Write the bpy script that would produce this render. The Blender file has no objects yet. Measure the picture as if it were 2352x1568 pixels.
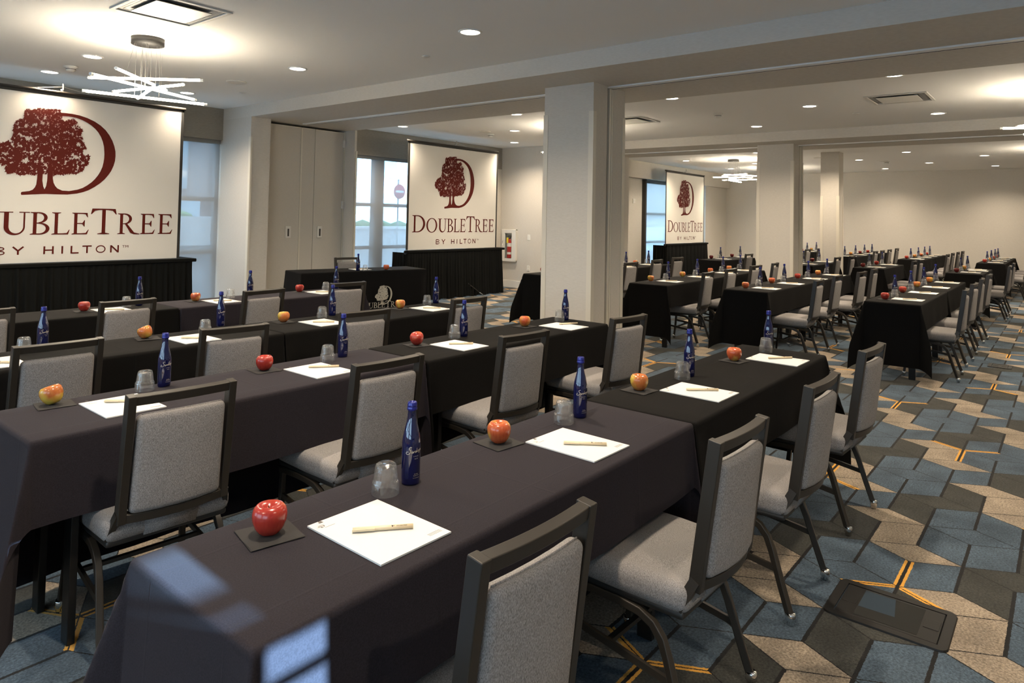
import bpy, bmesh, math, random
from math import pi, sin, cos, radians, hypot
from mathutils import Vector, Matrix, geometry
random.seed(7)
sc = bpy.context.scene
COL = sc.collection

# ------------------------------------------------------------------ camera, world, exposure
EXPO = 0.86
cam_d = bpy.data.cameras.new('camera'); cam = bpy.data.objects.new('camera', cam_d); COL.objects.link(cam)
sc.camera = cam
YAW, PIT, ROL, HC = radians(38.99992689), radians(1.80897546), radians(1.13633528), 1.52656742
_f = Vector((cos(YAW)*cos(PIT), sin(YAW)*cos(PIT), sin(PIT)))
_r = Vector((sin(YAW), -cos(YAW), 0)); _u = _r.cross(_f)
_r2 = _r*cos(ROL)+_u*sin(ROL); _u2 = -_r*sin(ROL)+_u*cos(ROL)
mw = Matrix((( _r2.x, _u2.x, -_f.x, 0), (_r2.y, _u2.y, -_f.y, 0), (_r2.z, _u2.z, -_f.z, HC), (0, 0, 0, 1)))
cam.matrix_world = mw
cam_d.sensor_width = 36; cam_d.sensor_fit = 'HORIZONTAL'
cam_d.lens = 1582.21959/2352*36
cam_d.shift_y = -(784-449.7448)/2352
cam_d.clip_start = .05; cam_d.clip_end = 400

sc.view_settings.view_transform = 'Standard'; sc.view_settings.look = 'None'
sc.view_settings.gamma = 1; sc.view_settings.use_curve_mapping = False
sc.view_settings.exposure = EXPO
cy = sc.cycles
cy.max_bounces = 7; cy.diffuse_bounces = 4; cy.glossy_bounces = 3; cy.transmission_bounces = 7
cy.transparent_max_bounces = 10; cy.caustics_reflective = False; cy.caustics_refractive = False
cy.sample_clamp_indirect = 4; cy.use_denoising = True; cy.use_adaptive_sampling = True
cy.adaptive_threshold = .02

W = bpy.data.worlds.new('sky'); sc.world = W; W.use_nodes = True
wn = W.node_tree; bgn = wn.nodes['Background']
bgn.inputs[0].default_value = (.60, .80, 1, 1); bgn.inputs[1].default_value = 3.3
W.cycles.sampling_method = 'AUTOMATIC'

sun_d = bpy.data.lights.new('sun', 'SUN'); sun = bpy.data.objects.new('sun', sun_d); COL.objects.link(sun)
sun_d.energy = 42; sun_d.color = (.38, .68, 1); sun_d.angle = radians(.3)
sun.rotation_euler = Vector((.05, 1, -.3)).to_track_quat('-Z', 'Y').to_euler()

SPOT_W = 112; SPOT_COL = (1, .83, .63)
TUBE_E = 29; DOWN_E = 9

# ------------------------------------------------------------------ materials
MATS = {}
def mat(name, col=(.5,.5,.5), rough=.6, metal=0, spec=.5, **k):
    if name in MATS: return MATS[name]
    m = bpy.data.materials.new(name); m.use_nodes = True
    b = m.node_tree.nodes['Principled BSDF']
    b.inputs['Base Color'].default_value = (*col, 1); b.inputs['Roughness'].default_value = rough
    b.inputs['Metallic'].default_value = metal; b.inputs['Specular IOR Level'].default_value = spec
    for q, v in k.items(): b.inputs[q.replace('_', ' ')].default_value = v
    MATS[name] = m; return m
def nt(m): return m.node_tree.nodes, m.node_tree.links, m.node_tree.nodes['Principled BSDF']
def N(m, typ, **k):
    n = m.node_tree.nodes.new(typ)
    for q, v in k.items(): setattr(n, q, v)
    return n
def math_n(m, op, a, b=None, clamp=False):
    n = N(m, 'ShaderNodeMath', operation=op); n.use_clamp = clamp
    for i, v in enumerate((a, b)):
        if v is None: continue
        if isinstance(v, (int, float)): n.inputs[i].default_value = v
        else: m.node_tree.links.new(v, n.inputs[i])
    return n.outputs[0]
def vary(m, col1, col2, scale=(1,1,1), nscale=60, detail=3, bump=0, coord='Object', dist=.002, lo=.35, hi=.65):
    """two-tone procedural noise with optional bump"""
    ns, ln, b = nt(m)
    tc = N(m, 'ShaderNodeTexCoord'); mp = N(m, 'ShaderNodeMapping'); mp.inputs['Scale'].default_value = scale
    ln.new(tc.outputs[coord], mp.inputs[0])
    no = N(m, 'ShaderNodeTexNoise'); no.inputs['Scale'].default_value = nscale; no.inputs['Detail'].default_value = detail
    ln.new(mp.outputs[0], no.inputs[0])
    r = N(m, 'ShaderNodeValToRGB'); r.color_ramp.elements[0].color = (*col1, 1); r.color_ramp.elements[1].color = (*col2, 1)
    r.color_ramp.elements[0].position = lo; r.color_ramp.elements[1].position = hi
    ln.new(no.outputs[0], r.inputs[0]); ln.new(r.outputs[0], b.inputs['Base Color'])
    if bump:
        bp = N(m, 'ShaderNodeBump'); bp.inputs['Strength'].default_value = bump; bp.inputs['Distance'].default_value = dist
        ln.new(no.outputs[0], bp.inputs['Height']); ln.new(bp.outputs[0], b.inputs['Normal'])
    return m

M_CEIL = mat('ceiling_paint', (.93,.92,.89), .85, spec=.2)
M_WALL = vary(mat('linen_wallpaper', rough=.8, spec=.25), (.60,.56,.495), (.645,.605,.54), (1,1,7), 26, 4, .12, dist=.003)
M_WALLB = vary(mat('beam_wallpaper', rough=.8, spec=.25), (.64,.60,.535), (.68,.64,.575), (1,1,5), 22, 4, .1, dist=.003)
M_HEAD_DIM = vary(mat('window_header_cloth', rough=.85, spec=.2), (.27,.245,.21), (.31,.285,.245), (1,1,7), 26, 4, .1)  # wallpaper of the unlit header, its dimness put into a darker colour
M_DOORP = vary(mat('partition_panel_cloth', rough=.75, spec=.25), (.60,.555,.485), (.64,.595,.52), (1,1,7), 30, 4, .12, dist=.003)
M_TRIM = mat('trim_paint', (.70,.65,.55), .4)
M_WHITE = mat('white_paint', (.78,.75,.69), .45)
M_PLAST = mat('white_plastic', (.80,.78,.72), .35)
M_TRACK = mat('aluminium_track', (.92,.92,.90), .45)
M_DARKG = mat('dark_gap', (.05,.045,.04), .8)
M_CHROME = mat('chrome', (.8,.8,.8), .12, 1)
M_FRAME = mat('bronze_metal', (.027,.0225,.0175), .4, .0, .4)
M_FAB = mat('grey_tweed', rough=.95, spec=.15); vary(M_FAB, (.14,.131,.127), (.37,.348,.338), (1,1,.42), 520, 4, .6, dist=.0012, lo=.30, hi=.70)
M_PAN = mat('black_pan', (.018,.017,.016), .5)
def cloth_mat(name, c, sheen):
    m = mat(name, c, .85, spec=.12); m.node_tree.nodes['Principled BSDF'].inputs['Sheen Weight'].default_value = sheen
    m.node_tree.nodes['Principled BSDF'].inputs['Sheen Roughness'].default_value = .4
    vary(m, tuple(v*.85 for v in c), tuple(v*1.15 for v in c), (1,1,1), 300, 2, .12, dist=.0008)
    ns, ln, b = nt(m); tc = N(m, 'ShaderNodeTexCoord'); sp = N(m, 'ShaderNodeSeparateXYZ'); ln.new(tc.outputs['Object'], sp.inputs[0]); H_ = None
    for ax, per, off in ((0,.46,.11),(1,.30,.06)):
        p = math_n(m, 'PINGPONG', math_n(m,'ADD',sp.outputs[ax],off+10), per/2); r_ = math_n(m, 'SUBTRACT', 1, math_n(m,'MULTIPLY',p,170), True)
        H_ = r_ if H_ is None else math_n(m,'MAXIMUM',H_,r_)
    old = b.inputs['Normal'].links[0].from_socket; bp = N(m, 'ShaderNodeBump'); bp.inputs['Strength'].default_value = .25; bp.inputs['Distance'].default_value = .002
    ln.new(H_, bp.inputs['Height']); ln.new(old, bp.inputs['Normal']); ln.new(bp.outputs[0], b.inputs['Normal'])
    return m
M_CL1 = cloth_mat('faded_black_tablecloth', (.022,.0185,.023), .03)
M_CL2 = cloth_mat('black_tablecloth', (.0052,.0047,.0044), .0)
M_CL3 = cloth_mat('black_stretch_cloth', (.004,.0037,.004), .0)
M_SKIRT = cloth_mat('black_skirt_satin', (.0045,.0048,.0045), .0)
M_NAP = mat('black_paper', (.022,.02,.019), .9)
M_PAPER = mat('white_paper', (.70,.69,.67), .7)
M_INK = mat('print_ink', (.03,.02,.015), .6)
M_PEN = mat('cream_plastic', (.76,.63,.42), .35)
M_TLEG = mat('table_leg_metal', (.02,.019,.018), .4, .4)
M_TTOP = mat('table_plywood', (.25,.2,.14), .6)
M_SCREEN = mat('projection_fabric', (.72,.695,.64), .75, spec=.2)
M_RED = mat('maroon_print', (.088,.007,.003), .7, spec=.2)
M_SILV = mat('silver_print', (.50,.47,.40), .6)
M_SBORD = mat('screen_black_border', (.02,.019,.017), .6)
M_BOX = mat('floor_box_plastic', (.010,.0095,.009), .45, 0, .25)
M_EXT = mat('extinguisher_red', (.36,.02,.015), .3)
M_YEL = mat('yellow_tag', (.85,.62,.03), .5)
M_LABEL = mat('label_print', (.7,.66,.6), .5)
M_METAL = mat('brushed_steel', (.42,.41,.39), .45, .9)
M_CONC = vary(mat('concrete', rough=.9), (.55,.56,.56), (.66,.66,.65), (1,1,1), 2)
M_ROAD = vary(mat('asphalt', rough=.95), (.25,.26,.28), (.33,.34,.36), (1,1,1), 3)
M_BRICK = vary(mat('brown_facade', rough=.9), (.16,.12,.11), (.21,.16,.15), (1,1,1), 2)
M_PALE = vary(mat('pale_facade', rough=.9), (.62,.66,.70), (.72,.76,.8), (1,1,1), .6)
M_GLASSY = mat('far_window_glass', (.25,.36,.42), .1)
M_SIGNR = mat('sign_red', (.6,.03,.03), .5); M_SIGNW = mat('sign_white', (.85,.85,.85), .5)
M_LEAF = vary(mat('hedge_leaf', rough=.9), (.05,.14,.05), (.12,.26,.09), (1,1,1), 8)
M_ORANGE = mat('orange_barrier', (.8,.25,.05), .6)
M_FRM = mat('window_aluminium', (.20,.20,.195), .45, .2)

def emit(name, col, s):
    m = bpy.data.materials.new(name); m.use_nodes = True; ns = m.node_tree.nodes; ns.clear()
    e = ns.new('ShaderNodeEmission'); o = ns.new('ShaderNodeOutputMaterial')
    e.inputs[0].default_value = (*col, 1); e.inputs[1].default_value = s
    m.node_tree.links.new(e.outputs[0], o.inputs[0]); return m
M_TUBE = emit('led_tube_glow', (1, .86, .66), TUBE_E)
M_DOWN = emit('downlight_glow', (1, .88, .70), DOWN_E)

def glass(name, col, rough=0, ior=1.45):
    m = mat(name, col, rough, 0, .5); b = m.node_tree.nodes['Principled BSDF']
    b.inputs['Transmission Weight'].default_value = 1; b.inputs['IOR'].default_value = ior; return m
def tumbler_mat():
    m = bpy.data.materials.new('clear_glass'); m.use_nodes = True; ns = m.node_tree.nodes; ln = m.node_tree.links; ns.clear()
    o = ns.new('ShaderNodeOutputMaterial'); mx = ns.new('ShaderNodeMixShader'); t = ns.new('ShaderNodeBsdfTransparent'); g = ns.new('ShaderNodeBsdfGlossy')
    lw = ns.new('ShaderNodeLayerWeight'); lw.inputs[0].default_value = .35; t.inputs[0].default_value = (.985,.99,.99,1); g.inputs['Roughness'].default_value = .12
    mp = ns.new('ShaderNodeMath'); mp.operation = 'MULTIPLY'; mp.inputs[1].default_value = .7; ln.new(lw.outputs['Facing'], mp.inputs[0])
    ln.new(mp.outputs[0], mx.inputs[0]); ln.new(t.outputs[0], mx.inputs[1]); ln.new(g.outputs[0], mx.inputs[2])
    fr = ns.new('ShaderNodeBsdfTranslucent'); fr.inputs[0].default_value = (.95,.95,.95,1); m3 = ns.new('ShaderNodeMixShader'); m3.inputs[0].default_value = .08
    ln.new(mx.outputs[0], m3.inputs[1]); ln.new(fr.outputs[0], m3.inputs[2]); ln.new(m3.outputs[0], o.inputs[0]); return m
M_GLASS = tumbler_mat(); M_SHEEN = M_GLASS
M_BLUE = mat('cobalt_glass', (.0025,.005,.055), .04, spec=.8); M_BLUE.node_tree.nodes['Principled BSDF'].inputs['Transmission Weight'].default_value = .15; M_BLUE.node_tree.nodes['Principled BSDF'].inputs['Coat Weight'].default_value = .6
M_CAP = mat('blue_cap', (.02,.024,.2), .2, .2)
M_CREAMTXT = mat('cream_lettering', (.55,.47,.34), .5)
# thin window pane : fresnel gloss over transparent
def thin(name, tint, fac):
    m = bpy.data.materials.new(name); m.use_nodes = True; ns = m.node_tree.nodes; ln = m.node_tree.links; ns.clear()
    o = ns.new('ShaderNodeOutputMaterial'); mx = ns.new('ShaderNodeMixShader'); t = ns.new('ShaderNodeBsdfTransparent'); g = ns.new('ShaderNodeBsdfGlossy')
    t.inputs[0].default_value = (*tint, 1); g.inputs['Roughness'].default_value = .03; mx.inputs[0].default_value = fac
    ln.new(t.outputs[0], mx.inputs[1]); ln.new(g.outputs[0], mx.inputs[2]); ln.new(mx.outputs[0], o.inputs[0]); return m
M_PANE = thin('window_pane_glass', (.93,.97,.98), .05)
def shade_mat(name, open_, col):
    m = bpy.data.materials.new(name); m.use_nodes = True; ns = m.node_tree.nodes; ln = m.node_tree.links; ns.clear()
    o = ns.new('ShaderNodeOutputMaterial'); mx = ns.new('ShaderNodeMixShader'); t = ns.new('ShaderNodeBsdfTransparent')
    m2 = ns.new('ShaderNodeMixShader'); d = ns.new('ShaderNodeBsdfDiffuse'); tr = ns.new('ShaderNodeBsdfTranslucent')
    d.inputs[0].default_value = (*col, 1); tr.inputs[0].default_value = (*col, 1); m2.inputs[0].default_value = .55; mx.inputs[0].default_value = 1-open_
    ln.new(d.outputs[0], m2.inputs[1]); ln.new(tr.outputs[0], m2.inputs[2]); ln.new(t.outputs[0], mx.inputs[1]); ln.new(m2.outputs[0], mx.inputs[2]); ln.new(mx.outputs[0], o.inputs[0]); return m
M_SHADE = shade_mat('solar_shade_mesh', .60, (.66,.66,.66))
M_SHADE3 = shade_mat('dense_shade_fabric', .22, (.90,.87,.83))

def apple_mat(name, base, streak, patch, plo):
    m = mat(name, base, .22, spec=.6); ns, ln, b = nt(m)
    tc = N(m, 'ShaderNodeTexCoord'); oi = N(m, 'ShaderNodeObjectInfo')
    ad = N(m, 'ShaderNodeVectorMath', operation='ADD'); ln.new(tc.outputs['Object'], ad.inputs[0])
    sv = N(m, 'ShaderNodeVectorMath', operation='SCALE'); sv.inputs[0].default_value = (3.1,1.7,2.3); ln.new(oi.outputs['Random'], sv.inputs['Scale']); ln.new(sv.outputs[0], ad.inputs[1])
    no = N(m, 'ShaderNodeTexNoise'); no.inputs['Scale'].default_value = 14; no.inputs['Detail'].default_value = 2; ln.new(ad.outputs[0], no.inputs[0])
    mp = N(m, 'ShaderNodeMapping'); mp.inputs['Scale'].default_value = (1,1,.12); ln.new(ad.outputs[0], mp.inputs[0])
    n2 = N(m, 'ShaderNodeTexNoise'); n2.inputs['Scale'].default_value = 150; n2.inputs['Detail'].default_value = 3; ln.new(mp.outputs[0], n2.inputs[0])
    r = N(m, 'ShaderNodeValToRGB'); r.color_ramp.elements[0].position = plo; r.color_ramp.elements[1].position = plo+.16
    ln.new(no.outputs[0], r.inputs[0])
    m1 = N(m, 'ShaderNodeMix', data_type='RGBA'); ln.new(n2.outputs[0], m1.inputs[0]); m1.inputs[6].default_value = (*base, 1); m1.inputs[7].default_value = (*streak, 1)
    m2 = N(m, 'ShaderNodeMix', data_type='RGBA'); ln.new(r.outputs[0], m2.inputs[0]); ln.new(m1.outputs[2], m2.inputs[6]); m2.inputs[7].default_value = (*patch, 1)
    ln.new(m2.outputs[2], b.inputs['Base Color']); return m
AP = {'red': apple_mat('red_apple_skin', (.27,.010,.012), (.42,.05,.025), (.55,.14,.04), .60),
      'mixed': apple_mat('blushed_apple_skin', (.38,.03,.014), (.55,.15,.045), (.58,.30,.06), .50),
      'golden': apple_mat('golden_apple_skin', (.42,.07,.02), (.56,.22,.055), (.56,.38,.06), .47),
      'dark': apple_mat('dark_apple_skin', (.11,.006,.010), (.2,.02,.015), (.25,.05,.03), .62)}

# ------------------------------------------------------------------ mesh helpers
class MB:
    def __init__(s): s.v = []; s.f = []; s.mi = []; s.sm = []
    def add(s, vs, fs, smooth=False, mi=0):
        o = len(s.v); s.v += [tuple(p) for p in vs]; s.f += [tuple(i+o for i in f) for f in fs]
        s.mi += [mi]*len(fs); s.sm += [smooth]*len(fs); return s
    def box(s, x0, x1, y0, y1, z0, z1, M=None, mi=0):
        vs = [Vector(p) for p in ((x0,y0,z0),(x1,y0,z0),(x1,y1,z0),(x0,y1,z0),(x0,y0,z1),(x1,y0,z1),(x1,y1,z1),(x0,y1,z1))]
        if M: vs = [M@p for p in vs]
        return s.add(vs, [(0,3,2,1),(4,5,6,7),(0,1,5,4),(1,2,6,5),(2,3,7,6),(3,0,4,7)], False, mi)
    def rbox(s, cx, cy, cz, w, d, h, r, n=5, M=None, fn=None, mi=0):
        """rounded box"""
        hw, hd, hh = w/2, d/2, h/2; rr = min(r, hw, hd, hh); 
        vs = []; fs = []; idx = {}
        def lin(k, half):
            # samples dense in rounded zones
            a = [-half + rr*(1-cos(i*pi/2/n)) for i in range(n)] + [-half+rr]
            core = half-rr
            mids = [ -core + 2*core*j/4 for j in range(1,4)] if core > 1e-6 else []
            return a + mids + [-q for q in reversed(a)]
        X, Y, Z = lin(0,hw), lin(1,hd), lin(2,hh)
        def vert(x, y, z):
            k = (round(x,6), round(y,6), round(z,6))
            if k in idx: return idx[k]
            c = Vector((max(-hw+rr, min(hw-rr, x)), max(-hd+rr, min(hd-rr, y)), max(-hh+rr, min(hh-rr, z))))
            dv = Vector((x,y,z))-c
            p = c + (dv.normalized()*rr if dv.length > 1e-9 else dv)
            if fn: p = Vector(fn(p))
            p = p+Vector((cx,cy,cz))
            if M: p = M@p
            vs.append(p); idx[k] = len(vs)-1; return idx[k]
        def face(A, B, g, flip):
            for i in range(len(A)-1):
                for j in range(len(B)-1):
                    q = [vert(*g(A[i],B[j])), vert(*g(A[i+1],B[j])), vert(*g(A[i+1],B[j+1])), vert(*g(A[i],B[j+1]))]
                    if len(set(q)) < 3: continue
                    fs.append(tuple(reversed(q)) if flip else tuple(q))
        face(X, Y, lambda a,b:(a,b,hh), False); face(X, Y, lambda a,b:(a,b,-hh), True)
        face(X, Z, lambda a,b:(a,-hd,b), False); face(X, Z, lambda a,b:(a,hd,b), True)
        face(Y, Z, lambda a,b:(hw,a,b), False); face(Y, Z, lambda a,b:(-hw,a,b), True)
        return s.add(vs, fs, True, mi)
    def lathe(s, prof, seg=24, M=None, smooth=True, rf=None, mi=0):
        vs = []; fs = []; n = len(prof)
        for j in range(seg):
            a = 2*pi*j/seg
            for i, (r, z) in enumerate(prof):
                q = r*(rf(i, a) if rf else 1); p = Vector((q*cos(a), q*sin(a), z)); vs.append(M@p if M else p)
        for j in range(seg):
            k = (j+1) % seg
            for i in range(n-1):
                a, b, c, d = j*n+i, k*n+i, k*n+i+1, j*n+i+1
                if prof[i][0] < 1e-7: fs.append((a, c, d))
                elif prof[i+1][0] < 1e-7: fs.append((a, b, c))
                else: fs.append((a, b, c, d))
        return s.add(vs, fs, smooth, mi)
    def tube(s, pts, w, h=None, seg=4, smooth=False, up=(0,0,1), rot=pi/4, caps=True, mi=0):
        """sweep a rectangle (seg 4) or circle along pts"""
        pts = [Vector(p) for p in pts]; h = h or w; vs = []; fs = []; n = len(pts); upv = Vector(up)
        for i, p in enumerate(pts):
            t = (pts[min(i+1,n-1)]-pts[max(i-1,0)]).normalized()
            a = t.cross(upv)
            if a.length < 1e-4: a = t.cross(Vector((1,0,0)))
            a.normalize(); b = a.cross(t)
            for k in range(seg):
                if seg == 4: cu, cv = [(-1,-1),(1,-1),(1,1),(-1,1)][k]; vs.append(p+a*cu*w/2+b*cv*h/2)
                else: q = 2*pi*k/seg; vs.append(p+a*cos(q)*w/2+b*sin(q)*h/2)
        for i in range(n-1):
            for k in range(seg):
                l = (k+1) % seg; fs.append((i*seg+k, i*seg+l, (i+1)*seg+l, (i+1)*seg+k))
        if caps: fs.append(tuple(reversed(range(seg)))); fs.append(tuple((n-1)*seg+k for k in range(seg)))
        return s.add(vs, fs, smooth and seg > 4, mi)
    def poly(s, loops, M, mi=0):
        """flat polygon (list of loops) in local xy mapped by M"""
        L = [[Vector((x,y,0)) for x,y in l] for l in loops]; flat = [p for l in L for p in l]
        fs = geometry.tessellate_polygon(L)
        out = []
        for f in fs:
            a, b, c = (flat[i] for i in f)
            ar = (b-a).cross(c-a).z
            if abs(ar) < 1e-12: continue
            out.append(tuple(f) if ar > 0 else tuple(reversed(f)))
        return s.add([M@p for p in flat], out, False, mi)
    def strip(s, A, B, M, mi=0):
        """ribbon between two 2-d polylines"""
        n = len(A); vs = [M@Vector((*p,0)) for p in A]+[M@Vector((*p,0)) for p in B]
        return s.add(vs, [(i, i+1, n+i+1, n+i) for i in range(n-1)], False, mi)
    def stroke(s, pts, w, M, mi=0):
        """flat pen stroke"""
        A = []; B = []
        for i, p in enumerate(pts):
            q0 = Vector(pts[max(i-1,0)]); q1 = Vector(pts[min(i+1,len(pts)-1)]); t = (q1-q0)
            t = t.normalized() if t.length > 0 else Vector((1,0)); nrm = Vector((-t.y, t.x))
            ww = w[i] if isinstance(w, (list,tuple)) else w
            A.append(tuple(Vector(p)+nrm*ww/2)); B.append(tuple(Vector(p)-nrm*ww/2))
        return s.strip(B, A, M, mi)
    def build(s, name, mats, parent=None, bevel=0, loc=None, rz=0, uv=None):
        me = bpy.data.meshes.new(name); me.from_pydata(s.v, [], s.f)
        for m in (mats if isinstance(mats, (list,tuple)) else [mats]): me.materials.append(m)
        me.polygons.foreach_set('material_index', s.mi); me.polygons.foreach_set('use_smooth', s.sm); me.update()
        o = bpy.data.objects.new(name, me); COL.objects.link(o)
        if parent: o.parent = parent
        if loc: o.location = loc
        if rz: o.rotation_euler.z = rz
        if bevel:
            b = o.modifiers.new('bevel', 'BEVEL'); b.width = bevel; b.segments = 2; b.limit_method = 'ANGLE'; b.angle_limit = radians(40)
            me.polygons.foreach_set('use_smooth', [True]*len(me.polygons)); b.harden_normals = True
        return o
def tag(o, label, cat, group=None):
    o['label'] = label; o['category'] = cat
    if group: o['group'] = group
    return o
def thing(name, label, cat, loc=(0,0,0), rz=0, group=None):
    o = bpy.data.objects.new(name, None); COL.objects.link(o); o.empty_display_size = .1
    o.location = loc; o.rotation_euler.z = rz; return tag(o, label, cat, group)
def struct(o): o['kind'] = 'structure'; return o
def dup(root, loc, rot=(0,0,0), label=None, group=None, name=None):
    def cp(o, par):
        c = o.copy(); COL.objects.link(c); c.parent = par
        for ch in KIDS.get(o.name, []): cp(ch, c)
        return c
    if root.name not in KIDS: index_kids()
    r = cp(root, None); r.location = loc; r.rotation_euler = rot
    if label: r['label'] = label
    if group: r['group'] = group
    return r
KIDS = {}
def index_kids():
    KIDS.clear()
    for o in COL.objects: KIDS.setdefault(o.name, [])
    for o in COL.objects:
        if o.parent: KIDS[o.parent.name].append(o)
USED = set()
def place(root, loc, rot, label, group):
    """first call moves the prototype, later calls copy it"""
    if root.name not in USED:
        USED.add(root.name); index_kids(); root.location = loc; root.rotation_euler = rot; root['label'] = label; root['group'] = group; return root
    return dup(root, loc, rot, label, group)
I4 = Matrix.Identity(4)
def plane_M(origin, xdir, ydir):
    x = Vector(xdir).normalized(); y = Vector(ydir).normalized(); z = x.cross(y); o = Vector(origin)
    return Matrix(((x.x,y.x,z.x,o.x),(x.y,y.y,z.y,o.y),(x.z,y.z,z.z,o.z),(0,0,0,1)))
def text_mesh(mb, s, size, M, sx=1, bold=0, mi=0, space=1):
    c = bpy.data.curves.new('t', 'FONT'); c.body = s; c.size = size; c.offset = bold; c.space_character = space; c.resolution_u = 3; c.fill_mode = 'FRONT'
    o = bpy.data.objects.new('t', c); COL.objects.link(o); dg = bpy.context.evaluated_depsgraph_get(); dg.update()
    me = o.evaluated_get(dg).to_mesh()
    fs = [tuple(p.vertices) for p in me.polygons]; vs = [Vector((v.co.x*sx, v.co.y, 0)) for v in me.vertices]
    w = max((v.x for v in vs), default=0)
    Mf = M if callable(M) else (lambda p: M@p)
    mb.add([Mf(v) for v in vs], fs, False, mi)
    o.evaluated_get(dg).to_mesh_clear(); bpy.data.objects.remove(o); bpy.data.curves.remove(c); return w

# ------------------------------------------------------------------ room shell
ZC, ZS = 3.07, 2.90
YW = 9.87; YW3 = 8.72; XE = 22.2; X0 = -3.0; Y0 = -3.5
def sbox(name, m, *b): return struct(MB().box(*b).build(name, m))
# carpet -----------------------------------------------------------
def carpet_material():
    m = bpy.data.materials.new('carpet_geometric'); m.use_nodes = True; ns, ln, b = nt(m)
    b.inputs['Roughness'].default_value = .98; b.inputs['Specular IOR Level'].default_value = .05
    b.inputs['Sheen Weight'].default_value = .15
    at = N(m, 'ShaderNodeAttribute', attribute_name='col'); ao = N(m, 'ShaderNodeAttribute', attribute_name='gold'); lk = N(m, 'ShaderNodeAttribute', attribute_name='thick')
    uv = N(m, 'ShaderNodeUVMap', uv_map='UVMap'); tc = N(m, 'ShaderNodeTexCoord')
    jn = N(m, 'ShaderNodeTexNoise'); jn.inputs['Scale'].default_value = 130; jn.inputs['Detail'].default_value = 1; ln.new(tc.outputs['Object'], jn.inputs[0])
    sub = N(m, 'ShaderNodeVectorMath', operation='SUBTRACT'); ln.new(jn.outputs['Color'], sub.inputs[0]); sub.inputs[1].default_value = (.5,.5,.5)
    scl = N(m, 'ShaderNodeVectorMath', operation='SCALE'); ln.new(sub.outputs[0], scl.inputs[0]); scl.inputs['Scale'].default_value = .035
    av = N(m, 'ShaderNodeVectorMath', operation='ADD'); ln.new(uv.outputs[0], av.inputs[0]); ln.new(scl.outputs[0], av.inputs[1])
    sp = N(m, 'ShaderNodeSeparateXYZ'); ln.new(av.outputs[0], sp.inputs[0])
    tp = N(m, 'ShaderNodeSeparateXYZ'); ln.new(lk.outputs['Vector'], tp.inputs[0])   # x: du->m , y: dv->m, z: thick flag for v edges
    u, v = sp.outputs[0], sp.outputs[1]
    d = [math_n(m,'MULTIPLY',u,tp.outputs[0]), math_n(m,'MULTIPLY',math_n(m,'SUBTRACT',1,u),tp.outputs[0]),
         math_n(m,'MULTIPLY',v,tp.outputs[1]), math_n(m,'MULTIPLY',math_n(m,'SUBTRACT',1,v),tp.outputs[1])]
    thin_w = .0026; thick = math_n(m,'ADD',math_n(m,'MULTIPLY',tp.outputs[2],.0045),thin_w)
    lines = [math_n(m,'LESS_THAN',d[0],thin_w), math_n(m,'LESS_THAN',d[1],thin_w), math_n(m,'LESS_THAN',d[2],thick), math_n(m,'LESS_THAN',d[3],thick)]
    L = lines[0]
    for q in lines[1:]: L = math_n(m,'MAXIMUM',L,q)
    gs = N(m, 'ShaderNodeSeparateXYZ'); ln.new(ao.outputs['Vector'], gs.inputs[0]); gal = ao.outputs['Alpha']
    fl = [gs.outputs[0], gs.outputs[1], gs.outputs[2], gal]; G = None
    for i in range(4):
        q = math_n(m,'MULTIPLY',math_n(m,'LESS_THAN',d[i],.014 if i < 2 else .019), fl[i]); G = q if G is None else math_n(m,'MAXIMUM',G,q)
    # tone variation in pile
    n1 = N(m, 'ShaderNodeTexNoise'); n1.inputs['Scale'].default_value = 5; n1.inputs['Detail'].default_value = 4; ln.new(tc.outputs['Object'], n1.inputs[0])
    n2 = N(m, 'ShaderNodeTexNoise'); n2.inputs['Scale'].default_value = 420; n2.inputs['Detail'].default_value = 2; ln.new(tc.outputs['Object'], n2.inputs[0])
    n3 = N(m, 'ShaderNodeTexNoise'); n3.inputs['Scale'].default_value = 110; n3.inputs['Detail'].default_value = 3; ln.new(tc.outputs['Object'], n3.inputs[0])
    k0 = math_n(m,'MULTIPLY', math_n(m,'ADD',math_n(m,'MULTIPLY',n1.outputs[0],1.3),.35), math_n(m,'ADD',math_n(m,'MULTIPLY',n2.outputs[0],1.5),.25))
    k = math_n(m,'MULTIPLY',k0,math_n(m,'ADD',math_n(m,'MULTIPLY',n3.outputs[0],2.2),-.1))
    vm = N(m, 'ShaderNodeVectorMath', operation='SCALE'); ln.new(at.outputs['Color'], vm.inputs[0]); ln.new(k, vm.inputs['Scale'])
    mg = N(m, 'ShaderNodeMix', data_type='RGBA'); ln.new(G, mg.inputs[0]); ln.new(vm.outputs[0], mg.inputs[6]); mg.inputs[7].default_value = (.72,.36,.055,1)
    ml = N(m, 'ShaderNodeMix', data_type='RGBA'); ln.new(L, ml.inputs[0]); ln.new(mg.outputs[2], ml.inputs[6]); ml.inputs[7].default_value = (.008,.007,.006,1)
    ln.new(ml.outputs[2], b.inputs['Base Color'])
    bp = N(m, 'ShaderNodeBump'); bp.inputs['Strength'].default_value = .5; bp.inputs['Distance'].default_value = .004
    hh = math_n(m,'SUBTRACT',n2.outputs[0],math_n(m,'MULTIPLY',L,1.2)); ln.new(hh, bp.inputs['Height']); ln.new(bp.outputs[0], b.inputs['Normal'])
    return m
M_CARPET = carpet_material()
CA, CBX, CBY = .282, .1023, .1935      # a=(CA,0) b=(CBX,CBY)
OX, OY = 3.351, .572
CB, CT, CD = (.060,.088,.118), (.29,.235,.175), (.040,.040,.034)
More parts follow.
